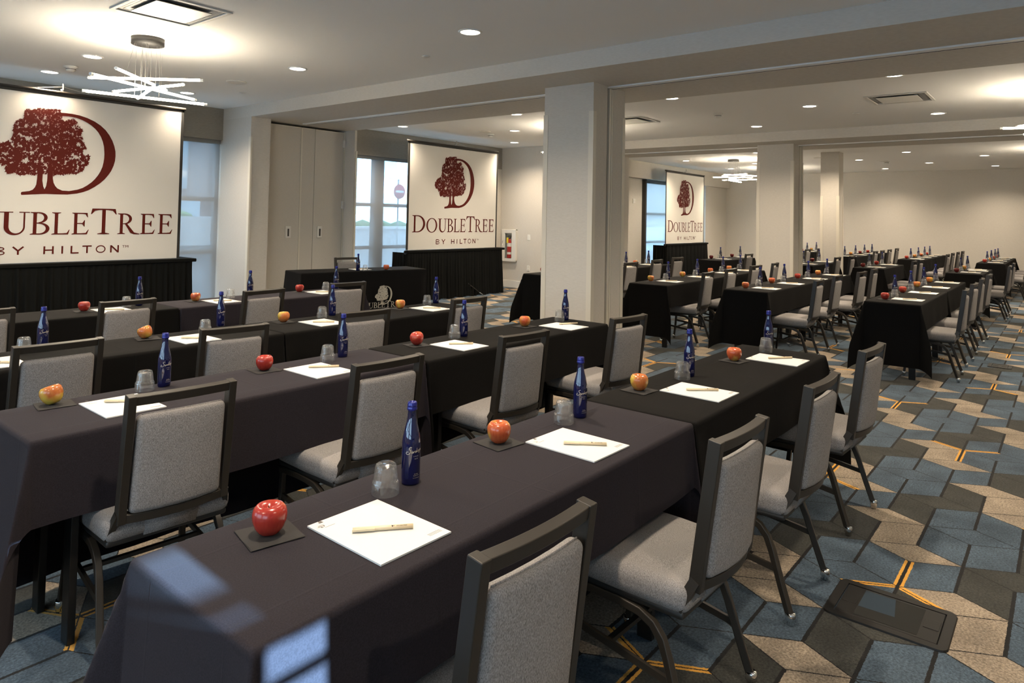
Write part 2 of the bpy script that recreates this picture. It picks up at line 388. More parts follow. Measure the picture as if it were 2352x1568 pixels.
def cell_colors(m_, n_):
    c = ((m_+n_)//2) % 2; p = m_ % 2
    return {(0,0):(CB,CB,CB), (0,1):(CB,CB,CT), (1,1):(CD,CT,CD), (1,0):(CD,CB,CT)}[(c,p)]
def gold_type(k, j):
    if (k-j) % 2: return None
    if (k, j) == (-2, 4): return 'P'
    return 'P' if (k//2) % 2 == 0 else 'N'
def build_floor():
    vs = []; fs = []; cols = []; golds = []; ths = []; uvs = []
    a = Vector((CA,0)); b = Vector((CBX,CBY)); c = Vector((CBX,-CBY)); d = -c; e = -b
    gold = set()
    def ek(p, q):
        k1 = (round(p.x,2), round(p.y,2)); k2 = (round(q.x,2), round(q.y,2)); return (k1,k2) if k1 < k2 else (k2,k1)
    dx, dy = CA+CBX, CBY
    for k in range(-6, 18):
        for j in range(-8, 18):
            t = gold_type(k, j)
            if not t: continue
            o = Vector((OX+3*k*dx, OY+3*j*dy))
            for q in ((a, d, e) if t == 'P' else (-a, b, c)): gold.add(ek(o, o+q))
    la = CA; 
    def w(edge, other): return abs(edge.x*other.y-edge.y*other.x)
    for mI in range(-19, 53):
        for nI in range(-24, 52):
            if (mI+nI) % 2: continue
            o = Vector((OX+mI*dx, OY+nI*dy))
            if not (X0-.6 < o.x < XE+.6 and Y0-.6 < o.y < YW+.6): continue
            L, Rr, T = cell_colors(mI, nI)
            for (p, q, col) in ((a, b, L), (a, c, Rr), (b, d, T)):
                P = [o, o+p, o+p+q, o+q]; area = w(p, q)
                # u along p, v along q ; edge u=0 is o->o+q ; du in metres = area/|q|
                g = [ek(P[0],P[3]) in gold, ek(P[1],P[2]) in gold, ek(P[0],P[1]) in gold, ek(P[3],P[2]) in gold]
                th = (area/q.length, area/p.length, 1.0 if p is a else 0.0)
                UV = [(0,0),(1,0),(1,1),(0,1)]
                if (p.x*q.y-p.y*q.x) < 0: P = [P[0],P[3],P[2],P[1]]; UV = [UV[0],UV[3],UV[2],UV[1]]
                i0 = len(vs); vs += [(min(max(pt.x, X0), XE), min(max(pt.y, Y0), YW), 0) for pt in P]; fs.append((i0,i0+1,i0+2,i0+3))
                cols.append(col); golds.append([1.0 if x else 0.0 for x in g]); ths.append(th); uvs.append(UV)
    me = bpy.data.meshes.new('floor'); me.from_pydata(vs, [], fs); me.materials.append(M_CARPET)
    A = me.attributes.new('col','FLOAT_COLOR','FACE'); B_ = me.attributes.new('gold','FLOAT_COLOR','FACE'); C_ = me.attributes.new('thick','FLOAT_VECTOR','FACE')
    A.data.foreach_set('color', [x for cc in cols for x in (*cc,1)]); B_.data.foreach_set('color', [x for gg in golds for x in gg]); C_.data.foreach_set('vector', [x for t in ths for x in t])
    ul = me.uv_layers.new(name='UVMap'); ul.data.foreach_set('uv', [x for q in uvs for p in q for x in p])
    o = bpy.data.objects.new('floor', me); COL.objects.link(o); struct(o)
build_floor()
sbox('floor_slab', M_DARKG, X0, XE, Y0, YW, -.15, -.012)
sbox('ceiling_upper_storeys', M_PALE, X0-.3, XE+.3, Y0-.3, YW+.3, ZC+.15, 26)  # unseen block over the ceiling, added to keep the sun off the street
sbox('ceiling', M_CEIL, X0-.3, XE+.3, Y0-.3, YW+.3, ZC, ZC+.15)
# window wall of rooms 1 and 2
HZ = 2.60
def wallbox(name, m, *b): return sbox(name, m, *b)
wallbox('wall_back_header', M_HEAD_DIM, X0, 13.5, YW, YW+.25, HZ, ZC)
wallbox('wall_back_pier', M_WALL, 5.27, 7.62, YW, YW+.25, 0, HZ)
wallbox('wall_back_pier', M_WALL, 10.9, 13.5, YW, YW+.25, 0, HZ)
wallbox('wall_back_pier', M_WALL, X0, 1.5, YW, YW+.25, 0, HZ)
wallbox('wall_extinguisher', M_WALL, 11.81, 13.5, 7.6, YW, 0, ZC)
# room 3 window wall with fascia
wallbox('wall_far_fascia', M_WALL, 13.5, XE, YW3, YW3+.12, HZ+.03, ZC)
wallbox('wall_far_window_side', M_WALL, 13.5, 16.62, YW3+.22, YW3+.5, 0, ZC)
wallbox('wall_far_window_side', M_WALL, 20.55, XE, YW3+.12, YW3+.5, 0, ZC)
wallbox('wall_far_top', M_WALL, 16.62, 20.55, YW3+.40, YW3+.5, HZ, ZC)
wallbox('wall_right', M_WALL, XE, XE+.2, Y0, YW, 0, ZC)
# left wall with three windows, front wall with a slot shaped for light patches (both behind the viewpoint)
LW = [(-2.4,.4),(1.2,4.0),(4.8,7.6)]
ys = [Y0]+[q for p in LW for q in p]+[YW]
for i in range(0, len(ys), 2): wallbox('wall_left', M_WALL, X0-.2, X0, ys[i], ys[i+1], 0, ZC)
for y0, y1 in LW:
    wallbox('wall_left', M_WALL, X0-.2, X0, y0, y1, 2.5, ZC); wallbox('wall_left', M_WALL, X0-.2, X0, y0, y1, 0, .8)
SX0, SX1, SX2 = .425, .515, .60     # unseen slot shaped to throw light patches on the table: upper and lower opening
wallbox('wall_front', M_WALL, X0, SX0, Y0-.1, Y0, 0, ZC); wallbox('wall_front', M_WALL, SX2, XE, Y0-.1, Y0, 0, ZC)
for z0, z1 in ((0,1.92),(2.315,ZC)): wallbox('wall_front', M_WALL, SX0, SX2, Y0-.1, Y0, z0, z1)
wallbox('wall_front', M_WALL, SX1, SX2, Y0-.1, Y0, 2.16, 2.315); wallbox('wall_front', M_WALL, SX0, .47, Y0-.1, Y0, 1.92, 2.16)
for z0, z1 in ((2.20,2.225),(2.15,2.185),(2.07,2.085),(1.985,1.995)): wallbox('wall_front_transom', M_FRM, SX0, SX2, Y0-.06, Y0-.03, z0, z1)  # bars added in the slot to break up the light patches
# baseboards
for nm, b in (('baseboard_right', (XE-.015,XE,Y0,YW3,0,.15)), ('baseboard_extinguisher', (11.79,11.81,7.6,YW,0,.15)), ('baseboard_far', (13.5,16.62,YW3+.2,YW3+.22,0,.15)),
              ('baseboard_side', (5.25,5.27,9.02,YW,0,.13))): sbox(nm, M_WHITE, *b)
# beams : soffit box with an aluminium track slot
def beam(n, x0, x1, zs, xt):
    sbox('ceiling_beam_'+n, [M_WALLB], x0, x1, Y0, YW if n == 'near' else YW3+.2, zs, ZC)
    struct(MB().box(xt-.06, xt+.05, Y0, 9.1 if n == 'near' else 8.6, zs-.014, zs+.01).build('trim_track_'+n, M_TRACK))
    struct(MB().box(xt+.02, xt+.034, Y0, 9.1 if n == 'near' else 8.6, zs-.0155, zs-.0135).build('trim_track_slot_'+n, M_DARKG))
beam('near', 5.27, 7.10, ZS, 6.18)
beam('far', 11.85, 13.50, 2.91, 12.67)
# pillars with corner guards, dark recess and panel edge
def pillar(n, x0, x1, y0, y1, zt, gx=None):
    if gx:
        sbox('wall_pillar_'+n, M_WALL, x0, gx, y0, y1, 0, zt)
        sbox('wall_pillar_'+n, M_WALL, gx+.115, x1, y0+.0, y1, 0, zt)
        sbox('wall_pillar_recess_'+n, M_DARKG, gx, gx+.05, y0+.12, y1-.05, 0, zt)
        sbox('trim_panel_edge_'+n, M_TRIM, gx+.05, gx+.085, y0+.004, y1, 0, zt-.02)
        sbox('trim_panel_edge_'+n, M_DARKG, gx+.085, gx+.092, y0+.02, y1, 0, zt)
        sbox('trim_panel_edge_'+n, M_TRIM, gx+.092, gx+.115, y0+.002, y1, 0, zt-.02)
    else: sbox('wall_pillar_'+n, M_WALL, x0, x1, y0, y1, 0, zt)
    t = .006; g = .05; zg = 2.61 if gx else 2.13; mb = MB()
    for (cx_, sx) in ((x0,1),(x1,-1)):
        for (cy_, sy) in ((y0,1),(y1,-1)):
            mb.box(min(cx_-sx*t, cx_+sx*g), max(cx_-sx*t, cx_+sx*g), min(cy_-sy*t, cy_), max(cy_-sy*t, cy_), 0, zg)
            mb.box(min(cx_-sx*t, cx_), max(cx_-sx*t, cx_), min(cy_, cy_+sy*g), max(cy_, cy_+sy*g), 0, zg)
    struct(mb.build('trim_guard_'+n, M_TRIM))
pillar('near', 5.83, 6.45, 3.695, 4.30, ZS, 6.095)
pillar('far', 12.34, 12.88, 3.72, 4.35, 2.91, 12.66)
pillar('back', 15.75, 16.10, 3.81, 4.18, ZC)
# partition closet at the window end of the near beam
wallbox('wall_closet_side', M_WALL, 5.27, 5.58, 9.09, YW, 0, ZS); wallbox('wall_closet_side', M_WALL, 7.08, 7.12, 9.05, YW, 0, ZS)
wallbox('wall_closet_back', M_DARKG, 5.58, 7.08, 9.55, 9.6, 0, ZS)
struct(MB().box(5.265,5.29,9.075,9.09,.0,2.61).box(5.262,5.27,9.08,9.13,0,2.61).build('trim_closet_guard', M_TRIM))
struct(MB().box(7.10,7.126,9.035,9.05,0,2.56).box(7.118,7.126,9.04,9.09,0,2.56).build('trim_closet_guard', M_TRIM))
struct(MB().box(5.58,5.615,9.30,9.36,0,2.88).box(7.05,7.08,9.30,9.36,0,2.88).build('trim_closet_frame', M_TRIM))
def door(nm, x0, x1, hinge_x, hx):
    d = MB().box(x0, x1, 9.30, 9.345, .01, 2.865).build(nm, M_DOORP, bevel=.002); struct(d)
    MB().box(x0, x1, 9.296, 9.302, 2.853, 2.867).build('top_edge', M_TRIM, d)
    if hx:
        MB().box(hx-.045,hx+.045,9.288,9.30,1.15,1.33).build('handle_plate', M_WHITE, d, bevel=.003)
        MB().box(hx-.011,hx+.013,9.284,9.29,1.175,1.29).build('pull_recess', M_FRAME, d)
    for z in (.38, 1.68, 2.68):
        if hinge_x: MB().box(hinge_x-.018,hinge_x+.018,9.27,9.30,z-.06,z+.06).build('hinge', M_WHITE, d, bevel=.004)
    return d
door('door_1', 5.62, 6.235, 5.62, 6.05)
struct(MB().box(6.236, 6.262, 9.292, 9.345, .01, 2.865).build('trim_door_meeting_strip', M_TRIM))
door('door_2', 6.263, 6.492, None, None)
door('door_3', 6.50, 7.045, 7.045, 6.62)

# ------------------------------------------------------------------ windows
def window(n, x0, x1, y, mull, z0=.0, z1=HZ, bars=((.93,.985),(1.71,1.765)), shade=M_SHADE, shade_rng=None, w=.05):
    f = MB()
    f.box(x0, x0+w, y, y+.08, z0, z1).box(x1-w, x1, y, y+.08, z0, z1).box(x0, x1, y, y+.08, z1-.05, z1).box(x0, x1, y, y+.08, z0, z0+.1)
    for a_, b_ in bars: f.box(x0, x1, y+.005, y+.075, a_-.03, b_-.02)
    for a_, b_ in mull: f.box(a_, b_, y-.0, y+.12, z0, z1)
    o = struct(f.build('window_%d'%n, M_FRM))
    MB().box(x0+.01, x1-.01, y+.035, y+.041, z0+.05, z1-.02).build('pane', M_PANE, o)
    if shade:
        a_, b_ = shade_rng or (x0+.02, x1-.02)
        s = tag(MB().box(a_, b_, y-.05, y-.048, z0+.03, z1-.01).build('roller_shade', shade), SHL[n], 'shade')
        MB().box(a_, b_, y-.07, y-.03, z1-.06, z1-.001).build('cassette', M_FRM, s)
        MB().box(a_, b_, y-.056, y-.042, z0+.015, z0+.04).build('hem_bar', M_FRM, s)
SHL = {1:'grey see-through roller shade beside the left logo screen', 2:'grey see-through roller shade left of the middle logo screen',
       3:'pale opaque roller shade behind the small far logo screen', 4:'', 5:''}
window(1, 1.5, 5.27, YW+.1, [(2.9,3.05),(4.45,4.6)])
window(2, 7.62, 10.9, YW+.1, [(8.28,8.50),(9.4,9.6)])
window(3, 16.62, 20.55, YW3+.3, [(18.4,18.55)], shade=M_SHADE3, shade_rng=(16.64,20.22))
struct(MB().box(16.60, 16.68, YW3+.12, YW3+.5, 0, HZ+.03).build('trim_shade_channel', M_DARKG))  # backlit shade at the window edge, put in as a dark strip
# light portals in the openings
def portal(c, sx, sy, d):
    l = bpy.data.lights.new('daylight_portal','AREA'); l.shape = 'RECTANGLE'; l.size = sx; l.size_y = sy; l.cycles.is_portal = True
    o = bpy.data.objects.new('daylight_portal', l); COL.objects.link(o); o.location = c; o.rotation_euler = Vector(d).to_track_quat('-Z','Z').to_euler(); 
portal((3.4,YW+.3,1.3),3.8,2.6,(0,-1,0)); portal((9.26,YW+.3,1.3),3.3,2.6,(0,-1,0)); portal((18.6,YW3+.6,1.3),3.9,2.6,(0,-1,0))
for y0, y1 in LW: portal((X0-.3,(y0+y1)/2,1.65),y1-y0,1.8,(1,0,0))
for i, (y0, y1) in enumerate(LW):
    f = MB(); 
    for a_, b_ in ((y0,y0+.05),(y1-.05,y1),((y0+y1)/2-.04,(y0+y1)/2+.04)): f.box(X0-.15,X0-.08,a_,b_,.8,2.5)
    f.box(X0-.15,X0-.08,y0,y1,.8,.85).box(X0-.15,X0-.08,y0,y1,2.45,2.5).box(X0-.15,X0-.08,y0,y1,1.3,1.36)
    o = struct(f.build('window_%d'%(4+i), M_FRM)); MB().box(X0-.12,X0-.115,y0,y1,.8,2.5).build('pane', M_PANE, o)
# outdoors
struct(MB().box(-60,90,YW+.4,110,-.35,-.3).box(-60,X0-.3,-60,YW+.4,-.35,-.3).build('ground_outside', M_ROAD))
bld = tag(MB().box(-6,60,34,46,-.3,16).build('office_building', M_PALE), 'pale office building across the street seen through the shades', 'building')
for iz in range(5):
    mb = MB()
    for ix in range(22): mb.box(-5+ix*3, -5+ix*3+2.0, 33.93, 34.02, .8+iz*3.1, 2.9+iz*3.1)
    mb.build('window_band', M_GLASSY, bld)
bb = tag(MB().box(-2,8.95,17.5,20,1.9,12).box(7.28,7.50,14.2,14.5,-.3,12).build('brown_building', M_BRICK), 'brown brick building with corner post outside the left window', 'building')
MB().box(6.6,8.4,17.44,17.52,2.1,4).box(.2,2.8,17.44,17.52,1.9,4).build('window_band', M_GLASSY, bb)
tag(MB().box(-10,9.0,13.6,13.9,-.3,.85,mi=1).box(-10,9.0,13.5,14.0,.85,1.42).build('parapet', [M_CONC, M_ROAD]), 'pale concrete parapet wall outside the left window', 'wall')
cb = tag(MB().box(10.5,40,20,20.3,-.3,1.0).box(10.5,40,19.9,20.4,1.0,1.1).build('parapet', M_CONC), 'pale concrete street barrier outside the middle window', 'barrier')
hedge = MB()
for i in range(26):
    hedge.lathe([(0,-.5),(.4,-.3),(.55,0),(.4,.35),(0,.5)], 7, Matrix.Translation((6+i*1.1+random.uniform(-.2,.2), 24+random.uniform(-.3,.3), .9+random.uniform(-.2,.2))), False)
o = tag(hedge.build('hedge', M_LEAF), 'dark green hedge across the street outside', 'hedge'); o['kind'] = 'stuff'
sg = tag(MB().tube([(15.1,17,-.3),(15.1,17,2.7)], .06, seg=8).build('road_sign', M_METAL), 'round red and white road sign outside the middle window', 'sign')
MB().lathe([(0,0),(.24,0),(.24,.02),(0,.02)], 24, Matrix.Translation((15.1,16.95,2.3))@Matrix.Rotation(pi/2,4,'X')).build('disc', M_SIGNR, sg)
MB().box(14.93,15.27,16.92,16.928,2.265,2.335).build('bar', M_SIGNW, sg)
for i, x in enumerate((12.0,14.2)): tag(MB().lathe([(0,0),(.25,0),(.25,.03),(.16,.05),(.03,.7),(0,.7)], 14, Matrix.Translation((x,18.2,-.3))).build('traffic_cone', M_ORANGE), 'orange traffic cone outside, %s of two' % ('nearer' if i == 0 else 'farther'), 'cone', 'cones on the street outside')

# ------------------------------------------------------------------ ceiling fittings
down = thing('downlight', '', 'ceiling light')
MB().lathe([(.080,-.001),(.084,-.005),(.098,-.005),(.102,.003)], 32).build('trim_ring', M_TRACK, down)
MB().lathe([(0,-.001),(.081,-.001)], 32).build('reflector_glow', M_DOWN, down)
def spot_at(x, y, par, e=1):
    l = bpy.data.lights.new('downlight_lamp','SPOT'); l.energy = SPOT_W*e; l.color = SPOT_COL; l.spot_size = radians(138); l.spot_blend = 1; l.shadow_soft_size = .06
    o = bpy.data.objects.new('downlight_lamp', l); COL.objects.link(o); o.location = (x, y, ZC-.03); return o
DL1 = [(4.20,3.885),(4.22,6.395),(4.265,8.94),(2.69,7.67),(2.71,8.95)]
DL2 = [(8.036,8.97),(7.97,6.405),(7.95,3.885),(7.92,1.397),(9.48,7.65),(9.45,2.65),(10.97,8.85),(11.0,6.38),(11.02,3.9),(10.95,1.395)]
DL3 = [(17.95,3.90),(16.43,2.66),(19.47,2.66),(21.02,3.91),(17.92,1.42),(21.015,1.44),(16.45,7.62),(17.97,6.375),(15.21,5.36),(19.45,7.62),(14.9,3.90),(14.9,1.42),(20.95,6.37)]
OFF = [(4.2,1.39),(1.2,1.39),(1.2,3.885),(1.2,6.395),(1.2,8.95),(2.7,2.64),(4.2,-1.1),(1.2,-1.1),(7.95,-1.1),(10.95,-1.1),(17.9,-1.1),(14.9,-1.1),(-1.2,1.39),(-1.2,3.885)]
ORD = ['first','second','third','fourth','fifth','sixth','seventh','eighth','ninth','tenth','eleventh','twelfth','thirteenth','fourteenth']
for lst, sec in ((DL1,'ceiling bay nearest the camera, by the starburst chandelier'),(DL2,'middle ceiling bay between the two beams'),(DL3,'far ceiling bay before the back wall'),(OFF,'ceiling outside the picture')):
    srt = sorted(lst, key=lambda p: (round(p[0],0), p[1])); 
    for x, y in lst:
        i = srt.index((x,y))
        place(down, (x,y,ZC-.003), (0,0,0), 'round recessed downlight, %s of %s' % (ORD[i], sec), 'recessed ceiling downlights'); spot_at(x, y, None)

def chandelier(c, label, rot=0, shift=(0,0)):
    t = thing('starburst_chandelier', label, 'chandelier', (c[0],c[1],ZC), rot, 'tube chandeliers')
    MB().lathe([(0,0),(.135,0),(.135,-.06),(0,-.06)], 40).build('canopy', M_PAN, t)
    tubes = [((2.21,6.50),(3.19,6.29),2.53),((2.12,6.08),(3.24,6.61),2.61),((2.295,6.62),(2.94,5.87),2.67),((2.82,5.98),(2.61,6.92),2.625),((2.30,6.06),(3.02,6.75),2.685),((2.74,6.70),(2.53,5.82),2.56)]
    for i, (a_, b_, z) in enumerate(tubes):
        A = Vector((a_[0]-2.7, a_[1]-6.43, z-ZC)); B = Vector((b_[0]-2.7, b_[1]-6.43, z-ZC)); d = (B-A).normalized()
        tb = MB().tube([A+d*.025, B-d*.025], .023, seg=10, smooth=True).build('led_tube', M_TUBE, t)
        for p, q in ((A, A+d*.028), (B-d*.028, B)): MB().tube([p, q], .027, seg=10).build('end_cap', M_TRACK, tb)
        for s_ in (-.13, .13):
            tt_ = -(A.x*d.x+A.y*d.y)/(d.x**2+d.y**2)+s_*.75; m_ = A+d*max(.06, min((B-A).length-.06, tt_)); k_ = min(1, .12/max(.001, hypot(m_.x, m_.y)))
            MB().tube([(m_.x,m_.y,m_.z+.012), (m_.x*k_, m_.y*k_, -.06)], .0025, seg=3).build('wire', M_METAL, tb)
    return t
chandelier((2.70,6.43), 'starburst chandelier of glowing tubes above the left logo screen')
chandelier((9.47,6.43), 'starburst chandelier hidden behind the near pillar', .4)
chandelier((9.47,.12), 'starburst chandelier cut off by the right edge of the picture', .1)
chandelier((16.58,6.43), 'small distant starburst chandelier right of the far logo screen', .25)
chandelier((19.47,6.43), 'starburst chandelier mostly hidden behind the second pillar', .8)
chandelier((16.5,.1), 'starburst chandelier of the far bay at the right edge', 1.2)

def vent(x0, x1, y0, y1, label, plate):
    cx_, cy_ = (x0+x1)/2, (y0+y1)/2; w, d = x1-x0, y1-y0
    t = thing('ceiling_vent', label, 'vent', (cx_,cy_,ZC), 0, 'square ceiling vents')
    fr = MB()
    for k, (o_, i_, z) in enumerate(((1,.90,-.012),)):
        fr.box(-w/2,w/2,-d/2,-d/2*i_,-.012,0).box(-w/2,w/2,d/2*i_,d/2,-.012,0).box(-w/2,-w/2*i_,-d/2*i_,d/2*i_,-.012,0).box(w/2*i_,w/2,-d/2*i_,d/2*i_,-.012,0)
    fr.build('vent_frame', M_WHITE, t, bevel=.003)
    # sloped louvre blades around the plate
    for s_ in (.86,.78):
        for q in range(4):
            M = Matrix.Rotation(q*pi/2,4,'Z'); ww = (w if q % 2 == 0 else d)/2*s_; dd = (d if q % 2 == 0 else w)/2*s_
            mb = MB(); mb.add([M@Vector(p) for p in ((-ww,-dd,-.003),(ww,-dd,-.003),(ww*.93,-dd*.93,.03),(-ww*.93,-dd*.93,.03))], [(0,1,2,3),(3,2,1,0)]); mb.build('louvre', M_WHITE, t)
    MB().box(-w/2*.9,w/2*.9,-d/2*.9,d/2*.9,-.001,.0).build('duct_opening', M_FRM, t)
    MB().box(-w/2*.66,w/2*.66,-d/2*.66,d/2*.66,-.02,-.012).build('center_plate', plate, t, bevel=.003)
vent(2.10,2.735,5.03,5.70,'large ceiling vent with shiny plate above the nearest chandelier', M_METAL)
vent(9.08,9.75,1.265,1.93,'white ceiling vent at upper right in the middle bay', M_WHITE)
vent(9.08,9.75,4.95,5.62,'white ceiling vent just right of the near pillar', M_WHITE)
def detector(x, y, label):
    t = thing('smoke_detector', label, 'smoke detector', (x,y,ZC), 0, 'smoke detectors')
    MB().lathe([(0,0),(.07,0),(.07,-.012),(.055,-.02),(0,-.02)], 28).build('base', M_PLAST, t)
    MB().lathe([(.048,-.02),(.044,-.05),(.03,-.06),(0,-.062)], 28).build('sensor_head', M_PLAST, t)
    MB().lathe([(.0475,-.03),(.0472,-.036)], 28).build('sensor_slot', M_DARKG, t)
detector(2.74,8.40,'white smoke detector left of the nearest chandelier'); detector(9.66,8.36,'white smoke detector above the middle logo screen')
detector(9.46,3.90,'white smoke detector right of the near pillar, middle bay'); detector(18.7,3.45,'tiny smoke detector on the far bay ceiling')
def disc(x, y, r, name, label, cat, m=M_WHITE):
    tag(MB().lathe([(0,0),(r,0),(r,-.006),(r*.9,-.01),(0,-.01)], 32, Matrix.Translation((x,y,ZC))).build(name, m), label, cat, 'round ceiling '+cat+'s')
disc(4.24,7.67,.115,'ceiling_speaker','round white ceiling speaker between downlights above the closet','speaker')
disc(4.66,8.27,.04,'sprinkler_cover','small round sprinkler cover below the ceiling speaker','sprinkler cover')
disc(4.6,4.83,.04,'sprinkler_cover','small round sprinkler cover at top centre near the beam','sprinkler cover')
disc(17.0,4.55,.115,'ceiling_speaker','round ceiling speaker left of the far column top','speaker'); disc(9.3,8.2,.115,'ceiling_speaker','round ceiling speaker above the middle logo screen','speaker')
disc(18.5,3.5,.115,'ceiling_speaker','round ceiling speaker in the far bay','speaker'); disc(10.4,2.3,.04,'sprinkler_cover','small sprinkler cover near the right-hand vent','sprinkler cover')

# ------------------------------------------------------------------ wall fittings
def on_x(x, y0, y1, z0, z1, d=.008): return (x-d, x, y0, y1, z0, z1)
t = tag(MB().box(*on_x(11.81,9.03,9.105,1.05,1.17)).build('light_switch', M_PLAST, bevel=.002), 'white light switch right of the extinguisher cabinet', 'switch')
MB().box(*on_x(11.803,9.055,9.08,1.08,1.14,.005)).build('rocker', M_WHITE, t)
def outlet(M, label):
    t = tag(MB().box(-.037,.037,0,.006,-.06,.06,M).build('wall_outlet', M_PLAST, bevel=.002), label, 'outlet', 'wall outlets')
    for z in (-.025,.025): MB().box(-.02,.02,-.002,.001,z-.016,z+.016,M).build('socket', M_TRIM, t)
outlet(Matrix.Translation((11.804,9.07,.445))@Matrix.Rotation(pi/2,4,'Z')@Matrix.Rotation(pi,4,'Z'), 'white wall outlet below the light switch')
outlet(Matrix.Translation((5.264,9.49,.34))@Matrix.Rotation(-pi/2,4,'Z'), 'white wall outlet between the left window and the closet')
outlet(Matrix.Translation((16.35,YW3+.215,.42)), 'small wall outlet left of the far window')
th = tag(MB().box(16.08,16.22,YW3+.205,YW3+.22,1.97,2.09).build('thermostat', M_PLAST, bevel=.003), 'small white wall panel left of the far window', 'wall panel')
MB().box(16.11,16.19,YW3+.2,YW3+.206,1.995,2.065).build('face', M_WHITE, th)
cab = thing('extinguisher_cabinet', 'white wall cabinet with glass front holding the fire extinguisher', 'cabinet', (11.81,9.59,.915))
f = MB(); yy, zz = .197, .35; wy0, wy1, wz0, wz1 = -.085, .11, -.283, .268
f.box(-.06,-.03,-yy,wy0,-zz,zz).box(-.06,-.03,wy1,yy,-zz,zz).box(-.06,-.03,wy0,wy1,-zz,wz0).box(-.06,-.03,wy0,wy1,wz1,zz); f.build('door_frame', M_WHITE, cab, bevel=.004)
f = MB(); f.box(-.03,0,-yy,-yy+.02,-zz,zz).box(-.03,0,yy-.02,yy,-zz,zz).box(-.03,0,-yy,yy,-zz,-zz+.02).box(-.03,0,-yy,yy,zz-.02,zz); f.build('body', M_WHITE, cab)
MB().box(-.05,-.047,wy0,wy1,wz0,wz1).build('glass_panel', M_PANE, cab)
MB().tube([(-.06,.145,-.0),(-.085,.145,-.0),(-.085,.145,.1),(-.06,.145,.1)], .012, seg=6).build('handle', M_CHROME, cab)
MB().box(-.004,-.001,-yy+.02,yy-.02,-zz+.02,zz-.02).build('back_panel', mat('cabinet_inner', (.35,.32,.28), .7), cab)
ext = thing('fire_extinguisher', 'red fire extinguisher with yellow tag inside the white cabinet', 'fire extinguisher', (11.775,9.585,.64))
S_ = Matrix.Diagonal((.55,1,1,1))
MB().lathe([(0,0),(.055,0),(.06,.01),(.06,.36),(.045,.40),(.02,.42),(0,.42)], 24, S_).build('cylinder', M_EXT, ext)
MB().lathe([(.0605,.08),(.0605,.13)], 24, S_).lathe([(.0606,.25),(.0606,.33)], 24, S_).build('label_band', M_LABEL, ext)
MB().lathe([(0,.42),(.022,.42),(.022,.46),(0,.46)], 12, S_).build('valve', M_METAL, ext)
MB().box(-.012,.012,-.055,.03,.46,.475).box(-.012,.012,-.06,.02,.485,.497).build('lever', M_FRAME, ext)
MB().box(-.038,-.034,.0,.05,.33,.45).build('inspection_tag', M_YEL, ext)

# ------------------------------------------------------------------ logo + lettering (flat print)
def cmapx(px): return .7043+.000688*px
def cmapz(px, py): return 2.638-(py-280)*.00089+(px-500)*.00007
CROWN = [(290,290),(350,300),(450,275),(520,285),(625,280),(690,285),(715,370),(700,400),(740,420),(760,440),(800,410),(865,395),(915,430),(900,480),(950,495),(985,545),(950,600),(985,640),(960,670),(1015,710),(1040,765),(990,790),(1010,860),(1030,880),(1080,860),(1095,910),(1060,940),(1085,975),(1030,1005),(1015,1050),(930,1100),(840,1090),(770,1110),(690,1090),(645,1120),(560,1090),(520,1085),(440,1090),(390,1105),(330,1080),(250,1095),(190,1060),(100,1075),(80,1020),(100,960),(40,970),(0,930),(-60,900),(-110,850),(-90,790),(0,720),(50,710),(90,680),(120,700),(190,700),(130,660),(160,590),(155,520),(170,460),(215,415),(260,430),(270,380),(270,330)]
DPOLY = [(650,308),(760,312),(850,320),(950,338),(1050,368),(1150,412),(1230,462),(1300,522),(1355,590),(1400,665),(1430,740),(1448,810),(1452,870),(1447,940),(1430,1005),(1400,1075),(1360,1132),(1310,1190),(1250,1240),(1180,1285),(1100,1325),(1030,1347),(950,1362),(830,1370),(700,1362),(560,1350),(270,1350),(262,1330),(270,1312),(360,1305),(400,1290),(425,1262),(440,1225),(447,1150),(450,1000),(515,1000),(513,1180),(525,1250),(542,1290),(560,1250),(570,1180),(572,1000),(635,1000),(640,1160),(650,1210),(672,1252),(700,1285),(760,1315),(850,1325),(960,1310),(1025,1290),(1080,1260),(1135,1222),(1180,1180),(1220,1130),(1250,1080),(1275,1020),(1288,960),(1295,900),(1295,840),(1287,750),(1268,680),(1240,615),(1205,560),(1160,510),(1110,468),(1050,430),(985,398),(920,375),(860,362),(800,355),(650,352)]
def inside(p, poly):
    x, y = p; c = False
    for i in range(len(poly)):
        x1, y1 = poly[i]; x2, y2 = poly[i-1]
        if (y1 > y) != (y2 > y) and x < (x2-x1)*(y-y1)/(y2-y1)+x1: c = not c
    return c
